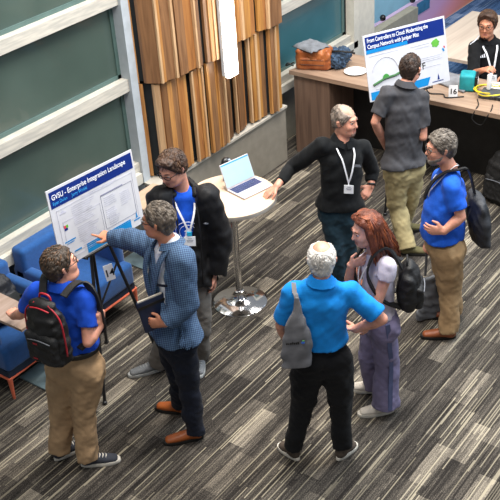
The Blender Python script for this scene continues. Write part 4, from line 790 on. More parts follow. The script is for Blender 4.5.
w1=window(1,1.0,5.86,(.835,1.645,2.42),glass); w2=window(2,7.6,9.55,(.835,1.60,2.42),glass2)
mb=MB(); mb.box((3.36,5.86,.70),(4.9,.16,.10)); mb.box((3.36,5.885,.77),(4.9,.10,.04)); mb.build('window_sill',mat('sill_white','#bdbab0',rough=.5,var=.04),w1)
mb=MB(); mb.box((8.7,5.86,.71),(1.9,.14,.08)); mb.build('window_sill',MATS['sill_white'],w2)
mb=MB(); mb.box((5.885,5.87,1.7),(.09,.14,3.4)); struct(mb.build('trim_1',alu))
mb=MB(); mb.box((5.96,5.93,1.7),(.06,.10,3.4)); struct(mb.build('trim_2',white))
mb=MB(); mb.box((9.62,5.86,1.7),(.12,.14,3.4)); struct(mb.build('trim_3',white))
mb=MB(); mb.box((9.90,5.93,1.7),(.46,.16,3.4)); struct(mb.build('trim_4',white))
mb=MB(); mb.box((6.9,5.97,1.7),(1.8,.06,3.4)); struct(mb.build('wall_slats_backing',mat('black_backing','#0a1216',rough=.8)))
# low ledge below the slats
lg=thing('ledge_bench','long grey-beige boxed ledge running below the wooden slats','ledge',(6.9,5.62,0))
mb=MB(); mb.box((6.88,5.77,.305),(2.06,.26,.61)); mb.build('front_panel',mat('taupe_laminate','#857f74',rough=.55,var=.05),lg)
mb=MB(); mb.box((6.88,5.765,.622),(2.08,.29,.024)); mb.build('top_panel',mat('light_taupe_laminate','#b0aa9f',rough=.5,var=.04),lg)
# wooden slats, two rows, following a folded plan
plan=[(5.90,5.86),(5.96,5.74),(6.01,5.62),(6.2,5.57),(6.5,5.54),(6.75,5.53),(7.2,5.62),(7.48,5.60),(7.64,5.55),(7.80,5.55)]
def yof(x):
    for (a,b),(c,d) in zip(plan[:-1],plan[1:]):
        if x<=c: return b+(d-b)*(x-a)/(c-a)
    return plan[-1][1]
wcols=[('#80502c','#a8723f'),('#9a6838','#c18c52'),('#62432b','#875f3d'),('#a98460','#cfac84'),('#8f6132','#bd8745'),('#6d4b31','#926a47')]
wm=[wood('oak_slat_%s'%n,a,b,sc=14,seed=i) for i,(n,(a,b)) in enumerate(zip(('amber','honey','walnut','blond','golden','brown'),wcols))]
def slats(z0,z1,gaps,dy,label,seed):
    t=thing('slat_panel',label,'wall panel',(6.9,5.75,z0)); rg=random.Random(seed); x=5.905; last=-1
    for ga,gb in gaps+[(7.80,7.9)]:
        while x<ga-.004:
            w=rg.choice((.02,.03,.04,.05,.06,.075,.10)); w=w if ga-x-w>.02 else ga-x
            mi=rg.choice([q for q in ((3,3,1) if w<.035 else (0,1,2,4,5,5,2)) if q!=last] or [0]); last=mi; pro=.020 if mi==3 else rg.uniform(-.012,.012)
            xa,xb=x,x+w; ya,yb=yof(xa)-dy-pro,yof(xb)-dy-pro; mb=MB(); zb=z0+rg.uniform(-.004,.004); dp=.03
            mb.loft([[V(xa,ya,z),V(xb,yb,z),V(xb,yb+dp,z),V(xa,ya+dp,z)] for z in (zb,z1)]); mb.build('slat',wm[mi],t); x=xb+.0015
        x=gb
    mb=MB(); pp=[q for q in plan]; vs=[V(a,b-dy+.045,z) for z in (z0+.01,z1) for a,b in pp]; n=len(pp)
    mb.loft([[V(a,b-dy+.045,z0+.01),V(a,b-dy+.045,z1),V(a,b-dy+.055,z1),V(a,b-dy+.055,z0+.01)] for a,b in pp]); mb.build('backing',MATS['black_backing'],t)
    return t
slats(1.585,3.4,[(5.935,5.962),(6.2,6.242),(6.53,6.59),(6.98,7.03),(7.42,7.47)],.0,'upper row of upright wooden slats of mixed browns on the wall',3)
slats(.66,1.565,[(5.96,5.995),(6.34,6.39),(6.54,6.60),(7.0,7.07),(7.27,7.33),(7.57,7.62)],-.045,'lower row of upright wooden slats ending just above the grey ledge',8)
# tall glowing lamp in front of the slats
lp=thing('wall_lamp','tall glowing white strip lamp mounted on the wooden slats','lamp',(6.86,5.50,1.42))
mb=MB(); mb.box((6.805,5.44,2.30),(.15,.06,1.80),bev=.02); mb.build('diffuser',mat('lamp_glow','#ffffff',emit='#fff6ea',estr=9),lp)
mb=MB(); mb.box((6.805,5.49,2.30),(.12,.04,1.78)); mb.build('housing',alu,lp)
# ---- desk along x=8.1
dk=thing('reception_desk','long walnut-laminate counter desk with a black recessed front','desk',(8.45,4.0,0))
dw=wood('desk_laminate','#8c7361','#a58b76',sc=10,axis=1,seed=3); dwp=wood('desk_panel_laminate','#5e4a3f','#7a6253',sc=10,axis=2,seed=5)
mb=MB(); mb.prism([(8.09,5.70),(8.09,1.6),(8.80,1.6),(8.80,5.55)],(Xa,Ya,Za),(0,0,.905),.045); mb.build('worktop',dw,dk)
mb=MB(); mb.prism([(8.12,5.66),(8.12,5.22),(8.76,5.22),(8.76,5.52)],(Xa,Ya,Za),(0,0,0),.905); mb.build('end_pedestal',dwp,dk)
mb=MB(); mb.box((8.62,3.42,.45),(.04,3.6,.90)); mb.build('modesty_panel',mat('black_laminate','#1b1a1a',rough=.5),dk)
# second table behind
t2=thing('conference_table','pale wood table standing behind the seated person in black','table',(10.2,3.9,0))
pw=wood('pale_ash_laminate','#b5a394','#c9b8a8',sc=7,axis=0,seed=8)
mb=MB(); mb.prism([(9.53,5.01),(9.53,2.9),(11.05,2.9),(11.05,5.01)],(Xa,Ya,Za),(0,0,.755),.035); mb.build('tabletop',pw,t2)
for lx,ly in((9.7,4.8),(10.9,4.8),(9.7,3.1),(10.9,3.1)): mb=MB(); mb.box((lx,ly,.38),(.05,.05,.755)); mb.build('leg',alu,t2)
# printed low partition and pale glass beyond the cream column
def grad_mat():
    m,nt,b=nodes_of('lilac_to_coral_print'); N=nt.nodes; L=nt.links; tc=N.new('ShaderNodeTexCoord'); sp=N.new('ShaderNodeSeparateXYZ'); L.new(tc.outputs['Object'],sp.inputs[0])
    a=N.new('ShaderNodeMath'); a.operation='MULTIPLY_ADD'; a.inputs[1].default_value=.36; L.new(sp.outputs[0],a.inputs[0])
    z=N.new('ShaderNodeMath'); z.operation='MULTIPLY'; z.inputs[1].default_value=-.9; L.new(sp.outputs[2],z.inputs[0]); L.new(z.outputs[0],a.inputs[2])
    rp=N.new('ShaderNodeValToRGB'); e=rp.color_ramp.elements; e[0].color=(*srgb('#c0a6c8'),1); e[1].position=1; e[1].color=(*srgb('#d8866f'),1); e.new(.45).color=(*srgb('#cc9cc4'),1); e.new(.72).color=(*srgb('#dc8f96'),1)
    L.new(a.outputs[0],rp.inputs[0]); L.new(rp.outputs[0],b.inputs['Base Color']); b.inputs['Roughness'].default_value=.4; return m
pt=thing('low_partition','low partition printed in lilac fading to coral beyond the desk','partition',(10.6,6.18,0))
mb=MB(); mb.box((13.1,6.2,.26),(5.0,.06,.52)); mb.build('panel',grad_mat(),pt)
mb=MB(); mb.box((12.0,6.165,.40),(.36,.01,.16)); mb.build('blue_square',mat('print_blue','#2b6488'),pt)
for x in (10.95,11.75,12.55): mb=MB(); mb.ball((x,6.2,.555),.04,8); mb.cyl((x,6.2,.51),.025,.04,12); mb.build('standoff',MATS['black_plastic'],pt,smooth=True)
mb=MB(); mb.box((13,6.9,1.7),(6.6,.06,3.4)); struct(mb.build('wall_back',mat('pale_blue_glass','#a3d6e6',rough=.3,var=.05,scale=3)))
mb=MB(); mb.box((13,6.55,.0),(6.6,.7,.02)); struct(mb.build('floor_strip',blue_carpet))
# olive lounge chair between column and desk
ox,oy=10.22,5.62
oc=thing('lounge_chair','dark olive rounded lounge chair half hidden beside the cream column','chair',(ox,oy,0))
v=Vol(V(9.8,5.2,0),V(10.7,6.1,.8),.012); v.ell((ox,oy,.30),(.20,.22,.17),(Xa,Ya,Za),k=0); v.ell((ox+.06,oy+.08,.48),(.15,.18,.16),(Xa,Ya,Za),k=.08); v.cut(V(0,0,.12),-Za); v.mesh('seat',mat('olive_fabric','#3c3a2c',rough=.9,col2='#6b4c40',scale=5),oc)
for a in (0.7,2.3,3.9,5.4): mb=MB(); mb.tube([(ox+.15*math.cos(a),oy+.15*math.sin(a),0),(ox+.12*math.cos(a),oy+.12*math.sin(a),.25)],.014,8); mb.build('leg',MATS['black_plastic'],oc)
gc=thing('office_chair','grey chair with a blue seat at the top right corner','chair',(12.3,4.6,0))
mb=MB(); mb.box((12.3,4.6,.75),(.5,.10,.55),bev=.04); mb.build('backrest',mat('lilac_grey_fabric','#8a8694'),gc,smooth='auto'); mb=MB(); mb.box((12.3,4.32,.45),(.5,.5,.10),bev=.04); mb.build('seat',mat('sky_blue_fabric','#2f7fb5'),gc,smooth='auto')
for sx in(-1,1):
    for sy in(-1,1): mb=MB(); mb.tube([(12.3+sx*.2,4.4+sy*.18,0),(12.3+sx*.2,4.4+sy*.18,.42)],.015,8); mb.build('leg',MATS['chrome'],gc)
# ---- high bar table with chrome trumpet base
TX,TY=5.47,4.47
bt=thing('bar_table','round bar table with a cream top and chrome trumpet base','table',(TX,TY,0))
mb=MB(); R_=.365; mb.lathe((TX,TY,0),[(R_-.012,1.02),(R_,1.024),(R_,1.046),(R_-.004,1.05)],64); mb.build('tabletop',wood('cream_birch','#d2b59b','#e0c8b0',sc=5,axis=0,rough=.35,seed=2),bt,smooth='auto')
mb=MB(); mb.lathe((TX,TY,0),[(R_-.014,1.010),(R_+.001,1.012),(R_+.003,1.03),(R_+.001,1.044),(R_-.02,1.044)],64); mb.build('edge_band',mat('grey_edge','#9a948c',rough=.4),bt,smooth='auto')
mb=MB(); mb.cyl((TX,TY,.06),.030,.95,24); mb.build('pole',MATS['chrome'],bt,smooth='auto')
mb=MB(); mb.lathe((TX,TY,0),[(.235,0),(.235,.008),(.22,.016),(.14,.030),(.07,.048),(.045,.075),(.042,.12),(.032,.125)],56); mb.build('base',MATS['chrome'],bt,smooth='auto')
mb=MB(); mb.lathe((TX,TY,0),[(.03,.99),(.12,.995),(.12,1.008),(.03,1.008)],32); mb.build('mounting_plate',MATS['black_plastic'],bt)
# laptop (hinge line from (228,190) to (254,177); base towards lower right)
hL,hR,fR,fL=V(5.50,4.54,1.052),V(5.79,4.475,1.052),V(5.735,4.255,1.052),V(5.445,4.32,1.052)
lx=nrm(hR-hL); lyv=-nrm(fR-hR); lyv=nrm(lyv-lx*lyv.dot(lx)); cx=(hL+fR)/2
lt=thing('laptop','open laptop with a pale screen standing on the bar table','laptop',tuple(cx))
silver=mat('silver_plastic','#b9b6bd',rough=.35,var=.03)
mb=MB(); mb.box(cx+Za*.008,(.30,.215,.014),ax=(lx,lyv,Za),bev=.006); ba=mb.build('base',silver,lt,smooth='auto')
mb=MB()
for r in range(5):
    for k_ in range(12): mb.box(cx+Za*.0165+lx*(-.125+k_*.0226)+lyv*(.085-r*.0205),(.019,.017,.003),ax=(lx,lyv,Za))
mb.build('keyboard',mat('blue_black_keys','#25305c',rough=.5),ba)
mb=MB(); mb.box(cx+Za*.0158-lyv*.065,(.09,.055,.001),ax=(lx,lyv,Za)); mb.build('trackpad',mat('trackpad_grey','#c9c6cc',rough=.3),ba)
sd=nrm(Za*.88+lyv*.36); hc=cx+lyv*.105+Za*.014; sn=np.cross(lx,sd)
mb=MB(); mb.box(hc+sd*.105,(.30,.008,.205),ax=(lx,sn,sd),bev=.003); li=mb.build('lid',silver,lt)
sgn=-1 if sn.dot(lyv)>0 else 1
mb=MB(); mb.box(hc+sd*.108+sn*sgn*.0048,(.288,.0015,.188),ax=(lx,sn,sd)); sc=mb.build('screen',mat('screen_glow','#93aebb',rough=.2,emit='#bcd6e2',estr=.32,var=.02),li)
mb=MB(); mb.box(hc+sd*.196+sn*sgn*.006,(.288,.001,.010),ax=(lx,sn,sd)); mb.build('window_bar',mat('screen_blue','#2a7fd0',emit='#2a7fd0',estr=.5),sc)
mb=MB()
for q in range(6): mb.box(hc+sd*(.16-q*.02)+sn*sgn*.006-lx*(.03+.01*(q%3)),(.16-.02*(q%4),.0008,.002),ax=(lx,sn,sd))
mb.build('screen_text',mat('screen_grey','#8fb4c8',emit='#8fb4c8',estr=.5),sc)
# small black webcam / speaker behind the laptop
wx,wy=5.66,4.66
wc=thing('webcam','small black webcam on a stem behind the laptop lid','camera',(wx,wy,1.05)); mb=MB(); mb.cyl((wx,wy,1.05),.035,.012,20); mb.build('foot',MATS['black_plastic'],wc); mb=MB(); mb.tube([(wx,wy,1.06),(wx,wy,1.19)],.011,8); mb.build('stem',MATS['black_plastic'],wc)
mb=MB(); mb.ball((wx,wy,1.22),(.045,.032,.036),10); mb.box((wx-.03,wy,1.195),(.05,.04,.05),bev=.01); mb.build('head',MATS['black_plastic'],wc,smooth=True); mb=MB(); mb.ball((wx+.01,wy-.03,1.232),(.014,.014,.014),8); mb.build('lens',mat('lens_glass','#8f9aa8',rough=.1),wc,smooth=True)
# ---- poster boards on easels
board_m=mat('poster_paper','#c6c7cd',rough=.5,var=.02); core_m=mat('foam_core','#cdced2',rough=.8); pblue=mat('poster_navy','#0a2670',rough=.85,spec=.15,var=.03); pcy=mat('poster_cyan','#117cbb',rough=.85,spec=.15,var=.03); pline=mat('poster_grey','#b3b4c2',rough=.6); pdark=mat('poster_dark','#82849a',rough=.6); pgreen=mat('poster_green','#3d8a3a'); pdg=mat('poster_dark_green','#2d5c2e'); pred=mat('poster_red','#c8384a'); plg=mat('poster_lime','#5aa53a')
class Plane:
    def __init__(s,c,yaw,tilt,roll,W,Hh):
        u=V(math.cos(yaw),math.sin(yaw),0); b=V(-math.sin(yaw),math.cos(yaw),0); v=Za*math.cos(tilt)+b*math.sin(tilt)
        s.u=u*math.cos(roll)+v*math.sin(roll); s.v=-u*math.sin(roll)+v*math.cos(roll); s.n=np.cross(s.u,s.v)   # n faces the reader
        s.c=V(*c); s.W=W; s.H=Hh
    def p(s,a,b,n=0): return s.c+s.u*(a-.5)*s.W+s.v*(.5-b)*s.H+s.n*n      # a,b from the top left, 0..1
    def rect(s,mb,a0,b0,a1,b1,n=.0045,th=.001): mb.box(s.p((a0+a1)/2,(b0+b1)/2,n),(abs(a1-a0)*s.W,abs(b1-b0)*s.H,th),ax=(s.u,s.v,s.n))
def part(mbf,name,m,par):
    mb=MB(); mbf(mb); return mb.build(name,m,par)
def board(pl,name_label,rt):
    t=thing('poster_board',name_label,'poster',tuple(pl.p(.5,1)))
    mb=MB(); mb.box(pl.p(.5,.5,-.001),(pl.W,pl.H,.008),ax=(pl.u,pl.v,pl.n)); mb.build('board',board_m,t); return t
P1b=Plane((4.285,4.758,1.431),-.024,.104,-.040,.841,.594)
b1=board(P1b,'large poster board with a dark blue title band on the easel before the blue armchairs',None)
rc=P1b.rect
part(lambda m:rc(m,.02,.03,.98,.235),'title_band',pblue,b1)
text_mesh('GVSU - Enterprise Integration Landscape',.054,P1b.p(.04,.135,.0055),P1b.u,P1b.v,P1b.n,'title',MATS['white_ink'],b1,bold=.012,sx=.80)
text_mesh('Ryan Dolan',.036,P1b.p(.04,.20,.0055),P1b.u,P1b.v,P1b.n,'subtitle',mat('poster_sky','#2f9be6'),b1,sx=.8); text_mesh('Jerry Wolski',.036,P1b.p(.25,.20,.0055),P1b.u,P1b.v,P1b.n,'subtitle',MATS['poster_sky'],b1,sx=.8)
def boxline(m,a0,b0,a1,b1_,t=.003):
    rc(m,a0,b0,a1,b0+t*1.4);rc(m,a0,b1_-t*1.4,a1,b1_);rc(m,a0,b0,a0+t,b1_);rc(m,a1-t,b0,a1,b1_)
def body_lines(m,a0,b0,a1,n,step=.026,seed=1):
    r=random.Random(seed)
    for q in range(n): rc(m,a0,b0+q*step,a0+(a1-a0)*r.uniform(.6,1),b0+q*step+.007)
part(lambda m:(boxline(m,.10,.45,.53,.93),boxline(m,.06,.28,.95,.88)),'frame_lines',pline,b1)
part(lambda m:boxline(m,.55,.38,.93,.82),'diagram_frame',pdark,b1)
part(lambda m:[body_lines(m,a,b,c,n,seed=i) for i,(a,b,c,n) in enumerate(((.22,.32,.50,10),(.24,.60,.50,8),(.27,.80,.50,5),(.58,.42,.75,5),(.58,.58,.75,5),(.77,.46,.90,7),(.60,.70,.74,4),(.34,.26,.92,2)))],'body_text',pline,b1)
part(lambda m:(rc(m,.55,.365,.82,.378),),'diagram_heading',pdark,b1)
part(lambda m:m.prism([(-.03,-.008),(0,.02),(.012,.008),(.035,-.004),(.03,-.010)],(P1b.u,P1b.v,P1b.n),P1b.p(.12,.33,.0045),.001),'building_emblem',pline,b1)
part(lambda m:rc(m,.10,.50,.125,.535),'logo_red',pred,b1); part(lambda m:rc(m,.125,.50,.148,.535),'logo_green',plg,b1); part(lambda m:rc(m,.105,.535,.14,.565),'logo_navy',pblue,b1)
part(lambda m:(rc(m,.08,.70,.20,.715),rc(m,.10,.73,.18,.74),rc(m,.16,.86,.24,.88)),'logo_wordmarks',pcy,b1)
part(lambda m:rc(m,.30,.86,.84,.985),'footer_band',pcy,b1)
part(lambda m:(rc(m,.88,.90,.96,.915),m.prism([(-.012,-.02),(0,.03),(.010,-.02)],(P1b.u,P1b.v,P1b.n),P1b.p(.92,.85,.0045),.001)),'footer_emblem',pcy,b1)
def easel(pl,label,feet,top,lift=.03,cross=True):
    blk_=MATS['black_plastic']; t=thing('easel',label,'easel',((feet[0][0]+feet[1][0])/2,(feet[0][1]+feet[1][1])/2,0))
    apex=pl.p(.5,top,-.10)
    for i,f in enumerate(feet):
        mb=MB(); a=apex+(V(*f)-apex)*0; mb.tube([a-pl.n*.02*(i==2),V(*f)],.013,8); mb.build('leg',blk_,t,smooth='auto')
        mb=MB(); mb.ball(V(*f)+Za*.014,(.02,.02,.014),8); mb.build('rubber_foot',blk_,t,smooth=True)
    mb=MB(); l=pl.p(.25,1,.0)-pl.v*.014; r=pl.p(.75,1,.0)-pl.v*.014; mb.tube([l,r],.011,8)
    for q in (l,r): mb.tube([q,q+pl.n*.03,q+pl.n*.03+pl.v*.02],.007,6); mb.tube([q,q-pl.n*.07],.008,6)
    mb.build('ledge',blk_,t,smooth='auto')
    return t
f1=V(3.848,4.543,0)
easel(P1b,'black tripod easel holding the board in front of the blue armchairs',[f1,V(4.42,4.43,0),V(4.42,5.06,0)],.3)
ea=bpy.data.objects['easel']; ap=P1b.p(.5,.3,-.10); mb=MB(); mb.tube([ap*.42+V(3.848,4.543,0)*.58,ap*.62+V(4.42,4.43,0)*.38],.009,6); mb.build('crossbar',MATS['black_plastic'],ea)
P2b=Plane((7.568,4.032,1.554),-.519,.198,.025,.841,.594)
b2=board(P2b,'poster board with a two-line title and green arch drawing beside the desk',None); rc2=P2b.rect
part(lambda m:rc2(m,.02,.03,.98,.28),'title_band',pblue,b2)
text_mesh('From Controllers to Cloud: Modernizing the',.052,P2b.p(.04,.115,.0055),P2b.u,P2b.v,P2b.n,'title',MATS['white_ink'],b2,bold=.012,sx=.66)
text_mesh('Campus Network with Juniper Mist',.052,P2b.p(.04,.205,.0055),P2b.u,P2b.v,P2b.n,'title',MATS['white_ink'],b2,bold=.012,sx=.70)
part(lambda m:rc2(m,.02,.225,.52,.28,n=.0052),'name_strip',pcy,b2)
part(lambda m:[m.tube([P2b.p(.22+.16*math.cos(a),.62-.24*math.sin(a),.005) for a in np.linspace(.25,PI-.25,18)],.003,5)],'arch_line',pline,b2)
part(lambda m:m.tube([P2b.p(.06,.76,.005),P2b.p(.2,.70,.005),P2b.p(.34,.69,.005),P2b.p(.5,.63,.005)],.011,6),'green_bridge',pdg,b2)
part(lambda m:m.prism([(math.cos(a)*.035,math.sin(a)*.04) for a in np.linspace(0,PI,12)],(P2b.u,P2b.v,P2b.n),P2b.p(.22,.70,.006),.002),'green_dome',pgreen,b2)
part(lambda m:[body_lines2(m,a,b,c,n,seed=i) for i,(a,b,c,n) in enumerate(((.05,.33,.44,1),(.6,.36,.84,2),(.6,.5,.92,3),(.62,.64,.9,2),(.05,.82,.4,2)))],'body_text',pline,b2) if False else part(lambda m:[rc2(m,a,b,c,b+.007) for a,b,c in ((.55,.34,.78),(.6,.38,.78),(.62,.55,.93),(.62,.58,.9),(.66,.61,.93),(.6,.70,.9))],'body_text',pline,b2); part(lambda m:rc2(m,.05,.32,.40,.327),'heading_line',pline,b2); part(lambda m:rc2(m,.08,.83,.4,.837),'caption_line',pline,b2)
part(lambda m:m.prism([(.04*(1+.15*math.sin(a*7))*math.cos(a),.036*(1+.12*math.cos(a*5))*math.sin(a)) for a in np.linspace(0,2*PI,30)[:-1]],(P2b.u,P2b.v,P2b.n),P2b.p(.86,.37,.0045),.001),'green_tree_logo',plg,b2)
part(lambda m:m.box(P2b.p(.95,.50,.005),(.016,.03,.001),ax=(nrm(P2b.u+P2b.v*.5),nrm(P2b.v-P2b.u*.5),P2b.n)),'logo_bar_teal',pcy,b2); part(lambda m:m.box(P2b.p(.965,.46,.005),(.012,.02,.001),ax=(nrm(P2b.u+P2b.v*.5),nrm(P2b.v-P2b.u*.5),P2b.n)),'logo_bar_red',pred,b2)
part(lambda m:m.prism([(0,0),(.70*P2b.W,0),(.74*P2b.W,.12*P2b.H*1.0),(0,.12*P2b.H)],(P2b.u,P2b.v,P2b.n),P2b.p(.02,.98,.0045),.001),'footer_band',pcy,b2)
part(lambda m:(rc2(m,.78,.95,.92,.962),m.prism([(-.012,-.02),(0,.035),(.012,-.02)],(P2b.u,P2b.v,P2b.n),P2b.p(.86,.90,.0045),.001)),'footer_emblem',pblue,b2)
text_mesh('F',.09,P2b.p(.665,.72,.0055),P2b.u,P2b.v,P2b.n,'letter_mark',MATS['black_plastic'],b2)
easel(P2b,'black tripod easel standing in front of the desk end, behind the charcoal polo',[V(7.384,4.135,0),V(7.78,3.72,0),V(7.95,4.30,0)],.3)
# number cards
def card(txt,p,u,v_,size,label,lean=0):
    n=np.cross(u,v_); t=thing('number_card',label,'card',tuple(V(*p)-v_*size[1]/2)); mb=MB(); mb.box(p,(size[0],size[1],.004),ax=(u,v_,n)); mb.build('card',MATS['white_card'],t)
    text_mesh(txt,size[1]*.62,V(*p)-v_*size[1]*.22+n*.0025,u,v_,n,'digits',MATS['black_plastic'],t,align='CENTER',bold=.02); return t
card('14',(4.03,4.462,1.117),nrm(V(.88,-.35,.0)),nrm(V(-.03,.12,1)),(.07,.125),'white number card reading 14 hanging below the first board')
card('16',(8.27,3.90,1.005),nrm(V(.45,-.89,0)),nrm(V(.15,.08,1)),(.085,.115),'white number card reading 16 standing on the desk')
# ---- blue armchairs
bfab=mat('azure_upholstery','#034683',rough=.85,var=.06,scale=30,bump=.15,bscale=250,sheen=.2); bdark=mat('dark_blue_base','#0a2238',rough=.7); salmon=mat('salmon_metal','#c8654a',rough=.4)
def armchair(x0,x1,y0,y1,label,arms=(1,1),zb=.80,za=.62):
    t=thing('armchair',label,'armchair',((x0+x1)/2,(y0+y1)/2,0),'blue armchairs along the window'); xm=(x0+x1)/2
    mb=MB(); mb.box((xm,(y0+y1)/2-.02,.355),(x1-x0-.02,y1-y0-.04,.21),bev=.035); mb.build('seat',bfab,t,smooth='auto')
    mb=MB(); mb.box((xm,y1-.08,.56),(x1-x0,.15,.50),bev=.04); mb.build('backrest',bfab,t,smooth='auto')
    for i,(xx,f) in enumerate(((x0+.045,arms[0]),(x1-.045,arms[1]))):
        if f: mb=MB(); mb.box((xx,(y0+y1)/2+.06,.52),(.09,y1-y0-.10,f-.26+.0),bev=.035) if False else mb.box((xx,(y0+y1)/2+.05,(.26+f)/2),(.09,y1-y0-.08,f-.26),bev=.035); mb.build('armrest',bfab,t,smooth='auto')
    mb=MB(); mb.box((xm,(y0+y1)/2,.225),(x1-x0-.03,y1-y0-.03,.06)); mb.build('base',bdark,t)
    mb=MB(); mb.tube([(x0+.01,y0+.01,.19),(x1-.01,y0+.01,.19),(x1-.01,y1-.01,.19),(x0+.01,y1-.01,.19)],.011,6,closed=True); mb.build('frame_rail',salmon,t)
    for lx_ in(x0+.02,x1-.02):
        for ly_ in(y0+.02,y1-.02): mb=MB(); mb.tube([(lx_,ly_,.0),(lx_,ly_,.20)],[.011,.022],10); mb.build('leg',salmon,t,smooth='auto')
    return t
armchair(4.21,4.96,5.17,5.80,'blue armchair directly behind the number 14 card',arms=(.63,.80))
armchair(3.50,4.08,5.17,5.80,'blue armchair at the left edge with a dark backpack on it',arms=(.62,.70))
bag=backpack('backpack','dark navy backpack lying on the left blue armchair','x' and V(3.80,5.52,.66),V(-.3,-.9,.25),nrm(V(.9,-.3,0)),V(0,.3,.95),(.34,.2,.40),mat('navy_nylon','#12161f',rough=.6,bump=.4,bscale=150),None)
# small side table under the hand of the royal blue polo
st=thing('side_table','small wood-topped side table at the left edge beside the armchair','table',(3.5,5.05,0))
mb=MB(); mb.prism([(3.42,4.77),(3.64,4.77),(3.66,5.36),(3.42,5.36)],(Xa,Ya,Za),(0,0,.86),.022); mb.build('tabletop',wood('grey_oak','#8f7b6c','#a8948a',sc=8,axis=0,seed=4),st)
mb=MB(); mb.box((3.60,5.05,.845),(.30,.30,.028)); mb.box((3.80,5.10,.845),(.16,.06,.028)); mb.build('support_bracket',MATS['black_plastic'],st)
mb=MB(); mb.box((3.86,5.10,.43),(.045,.045,.84)); mb.build('column',MATS['black_plastic'],st)
mb=MB(); mb.box((3.86,5.19,.009),(.30,.30,.016),bev=.007); mb.build('base_plate',mat('sage_grey_metal','#64757a',rough=.35),st)
# second one, further right
st=thing('side_table','small beige side table in the gap right of the first board','table',(5.66,5.60,0))
mb=MB(); mb.box((5.62,5.50,.66),(.42,.36,.025),bev=.01); mb.build('tabletop',wood('beige_laminate','#a98f78','#bfa68e',sc=7,axis=0,seed=6),st)
mb=MB(); mb.box((5.62,5.60,.33),(.05,.05,.64)); mb.build('column',MATS['black_plastic'],st); mb=MB(); mb.box((5.58,5.66,.008),(.34,.30,.014),bev=.006); mb.build('base_plate',MATS['sage_grey_metal'],st)
# ---- things on the desk
Z0=.95
sb=thing('satchel','brown leather satchel at the left end of the desk','bag',(8.28,5.50,Z0))
A_=nrm(V(.35,-.94,0)); B_=np.cross(A_,Za); leather=mat('cognac_leather','#8f4a24',rough=.35,bump=.3,bscale=30,col2='#b06a3c',scale=10)
v=Vol(V(7.95,5.1,.9),V(8.65,5.85,1.3),.0075); v.rbox((8.28,5.50,Z0+.115),(.19,.10,.115),(A_,B_,Za),.05,k=0); v.noise(.006,.09,3); v.cut(V(0,0,Z0+.002),-Za); v.mesh('body',leather,sb)
mb=MB(); mb.box(V(8.28,5.50,Z0+.10)+B_*-.0,(.30,.215,.10),ax=(A_,B_,Za),bev=.03); mb.build('front_pocket',leather,sb,smooth='auto')
mb=MB(); mb.tube([V(8.28,5.5,Z0+.07)+A_*a+B_*s_*.107 for a in(-.12,.12) for s_ in (1,)],.004,5); mb.tube([V(8.28,5.5,Z0+.12)+A_*a+B_*.107 for a in(-.12,.12)],.004,5); mb.tube([V(8.28,5.5,Z0+.07)+A_*a-B_*.107 for a in(-.12,.12)],.004,5); mb.tube([V(8.28,5.5,Z0+.12)+A_*a-B_*.107 for a in(-.12,.12)],.004,5); mb.build('stitching',mat('dark_thread','#4a2412'),sb)
mb=MB(); c0=V(8.20,5.62,Z0+.02); mb.tube(smooth_path([c0-A_*.08,c0-A_*.14+Za*.03,c0-A_*.16-B_*.0-Za*.0,c0-A_*.10-B_*.10+Za*.0]),.008,6); mb.build('strap',MATS['black_leather'],sb,smooth=True)
def cloth_sheet(name,label,cat,grid,m,th=.008):
    n=len(grid); k=len(grid[0]); mb=MB(); top=[p+Za*th for r in grid for p in r]; bot=[p for r in grid for p in r]; fs=[]
    for i in range(n-1):
        for q in range(k-1): a=i*k+q; fs.append((a,a+1,a+k+1,a+k)); fs.append((n*k+a,n*k+a+k,n*k+a+k+1,n*k+a+1))
    for i in range(n-1): fs.append((i*k,(i+1)*k,n*k+(i+1)*k,n*k+i*k)); fs.append((i*k+k-1,n*k+i*k+k-1,n*k+(i+1)*k+k-1,(i+1)*k+k-1))
    for q in range(k-1): fs.append((q,n*k+q,n*k+q+1,q+1)); fs.append(((n-1)*k+q,(n-1)*k+q+1,n*k+(n-1)*k+q+1,n*k+(n-1)*k+q))
    mb.add(top+bot,fs); c=grid[n//2][k//2]; o=mb.build(name,m,None,smooth=True,origin=tuple(c)); return tag(o,label,cat)
def drape(ctr,ax1,ax2,w,l,ztop,zedge,flat,seed=0):
    r=[];
    for i in range(15):
        row=[]
        for q in range(15):
            a,b=(i/14-.5)*w,(q/14-.5)*l; d=max(abs(a)/flat[0],abs(b)/flat[1]); z=ztop-(max(0,d-1)**1.0)*(ztop-zedge)*.9+.008*math.sin(i*1.3+seed)*math.cos(q*1.1)
            row.append(V(*ctr)+ax1*a+ax2*b+Za*(max(z,zedge)))
        r.append(row)
    return r
e1=nrm(V(.75,-.66,0)); e2=np.cross(Za,e1)
cloth_sheet('folded_cloth','grey cloth draped over the top of the brown satchel','cloth',drape((8.27,5.53,0),nrm(e1+e2*.5),nrm(e2-e1*.5),.26,.30,1.205,1.10,(.10,.12)),mat('grey_knit','#6d7076',rough=.95,bump=.3,bscale=200))
jk=thing('denim_jacket','bundled blue denim jacket with black straps beside the satchel','jacket',(8.40,5.30,Z0))
v=Vol(V(8.1,5.0,.9),V(8.75,5.6,1.25),.0075); v.ell((8.40,5.32,Z0+.08),(.13,.12,.10),(A_,B_,Za),k=0); v.ell((8.46,5.27,Z0+.13),(.09,.10,.06),(A_,B_,Za),k=.05); v.noise(.014,.07,4); v.noise(.006,.03,5); v.cut(V(0,0,Z0+.002),-Za); v.mesh('bundle',mat('denim','#3c5470',rough=.9,bump=.3,bscale=200,col2='#22303f',scale=14),jk)
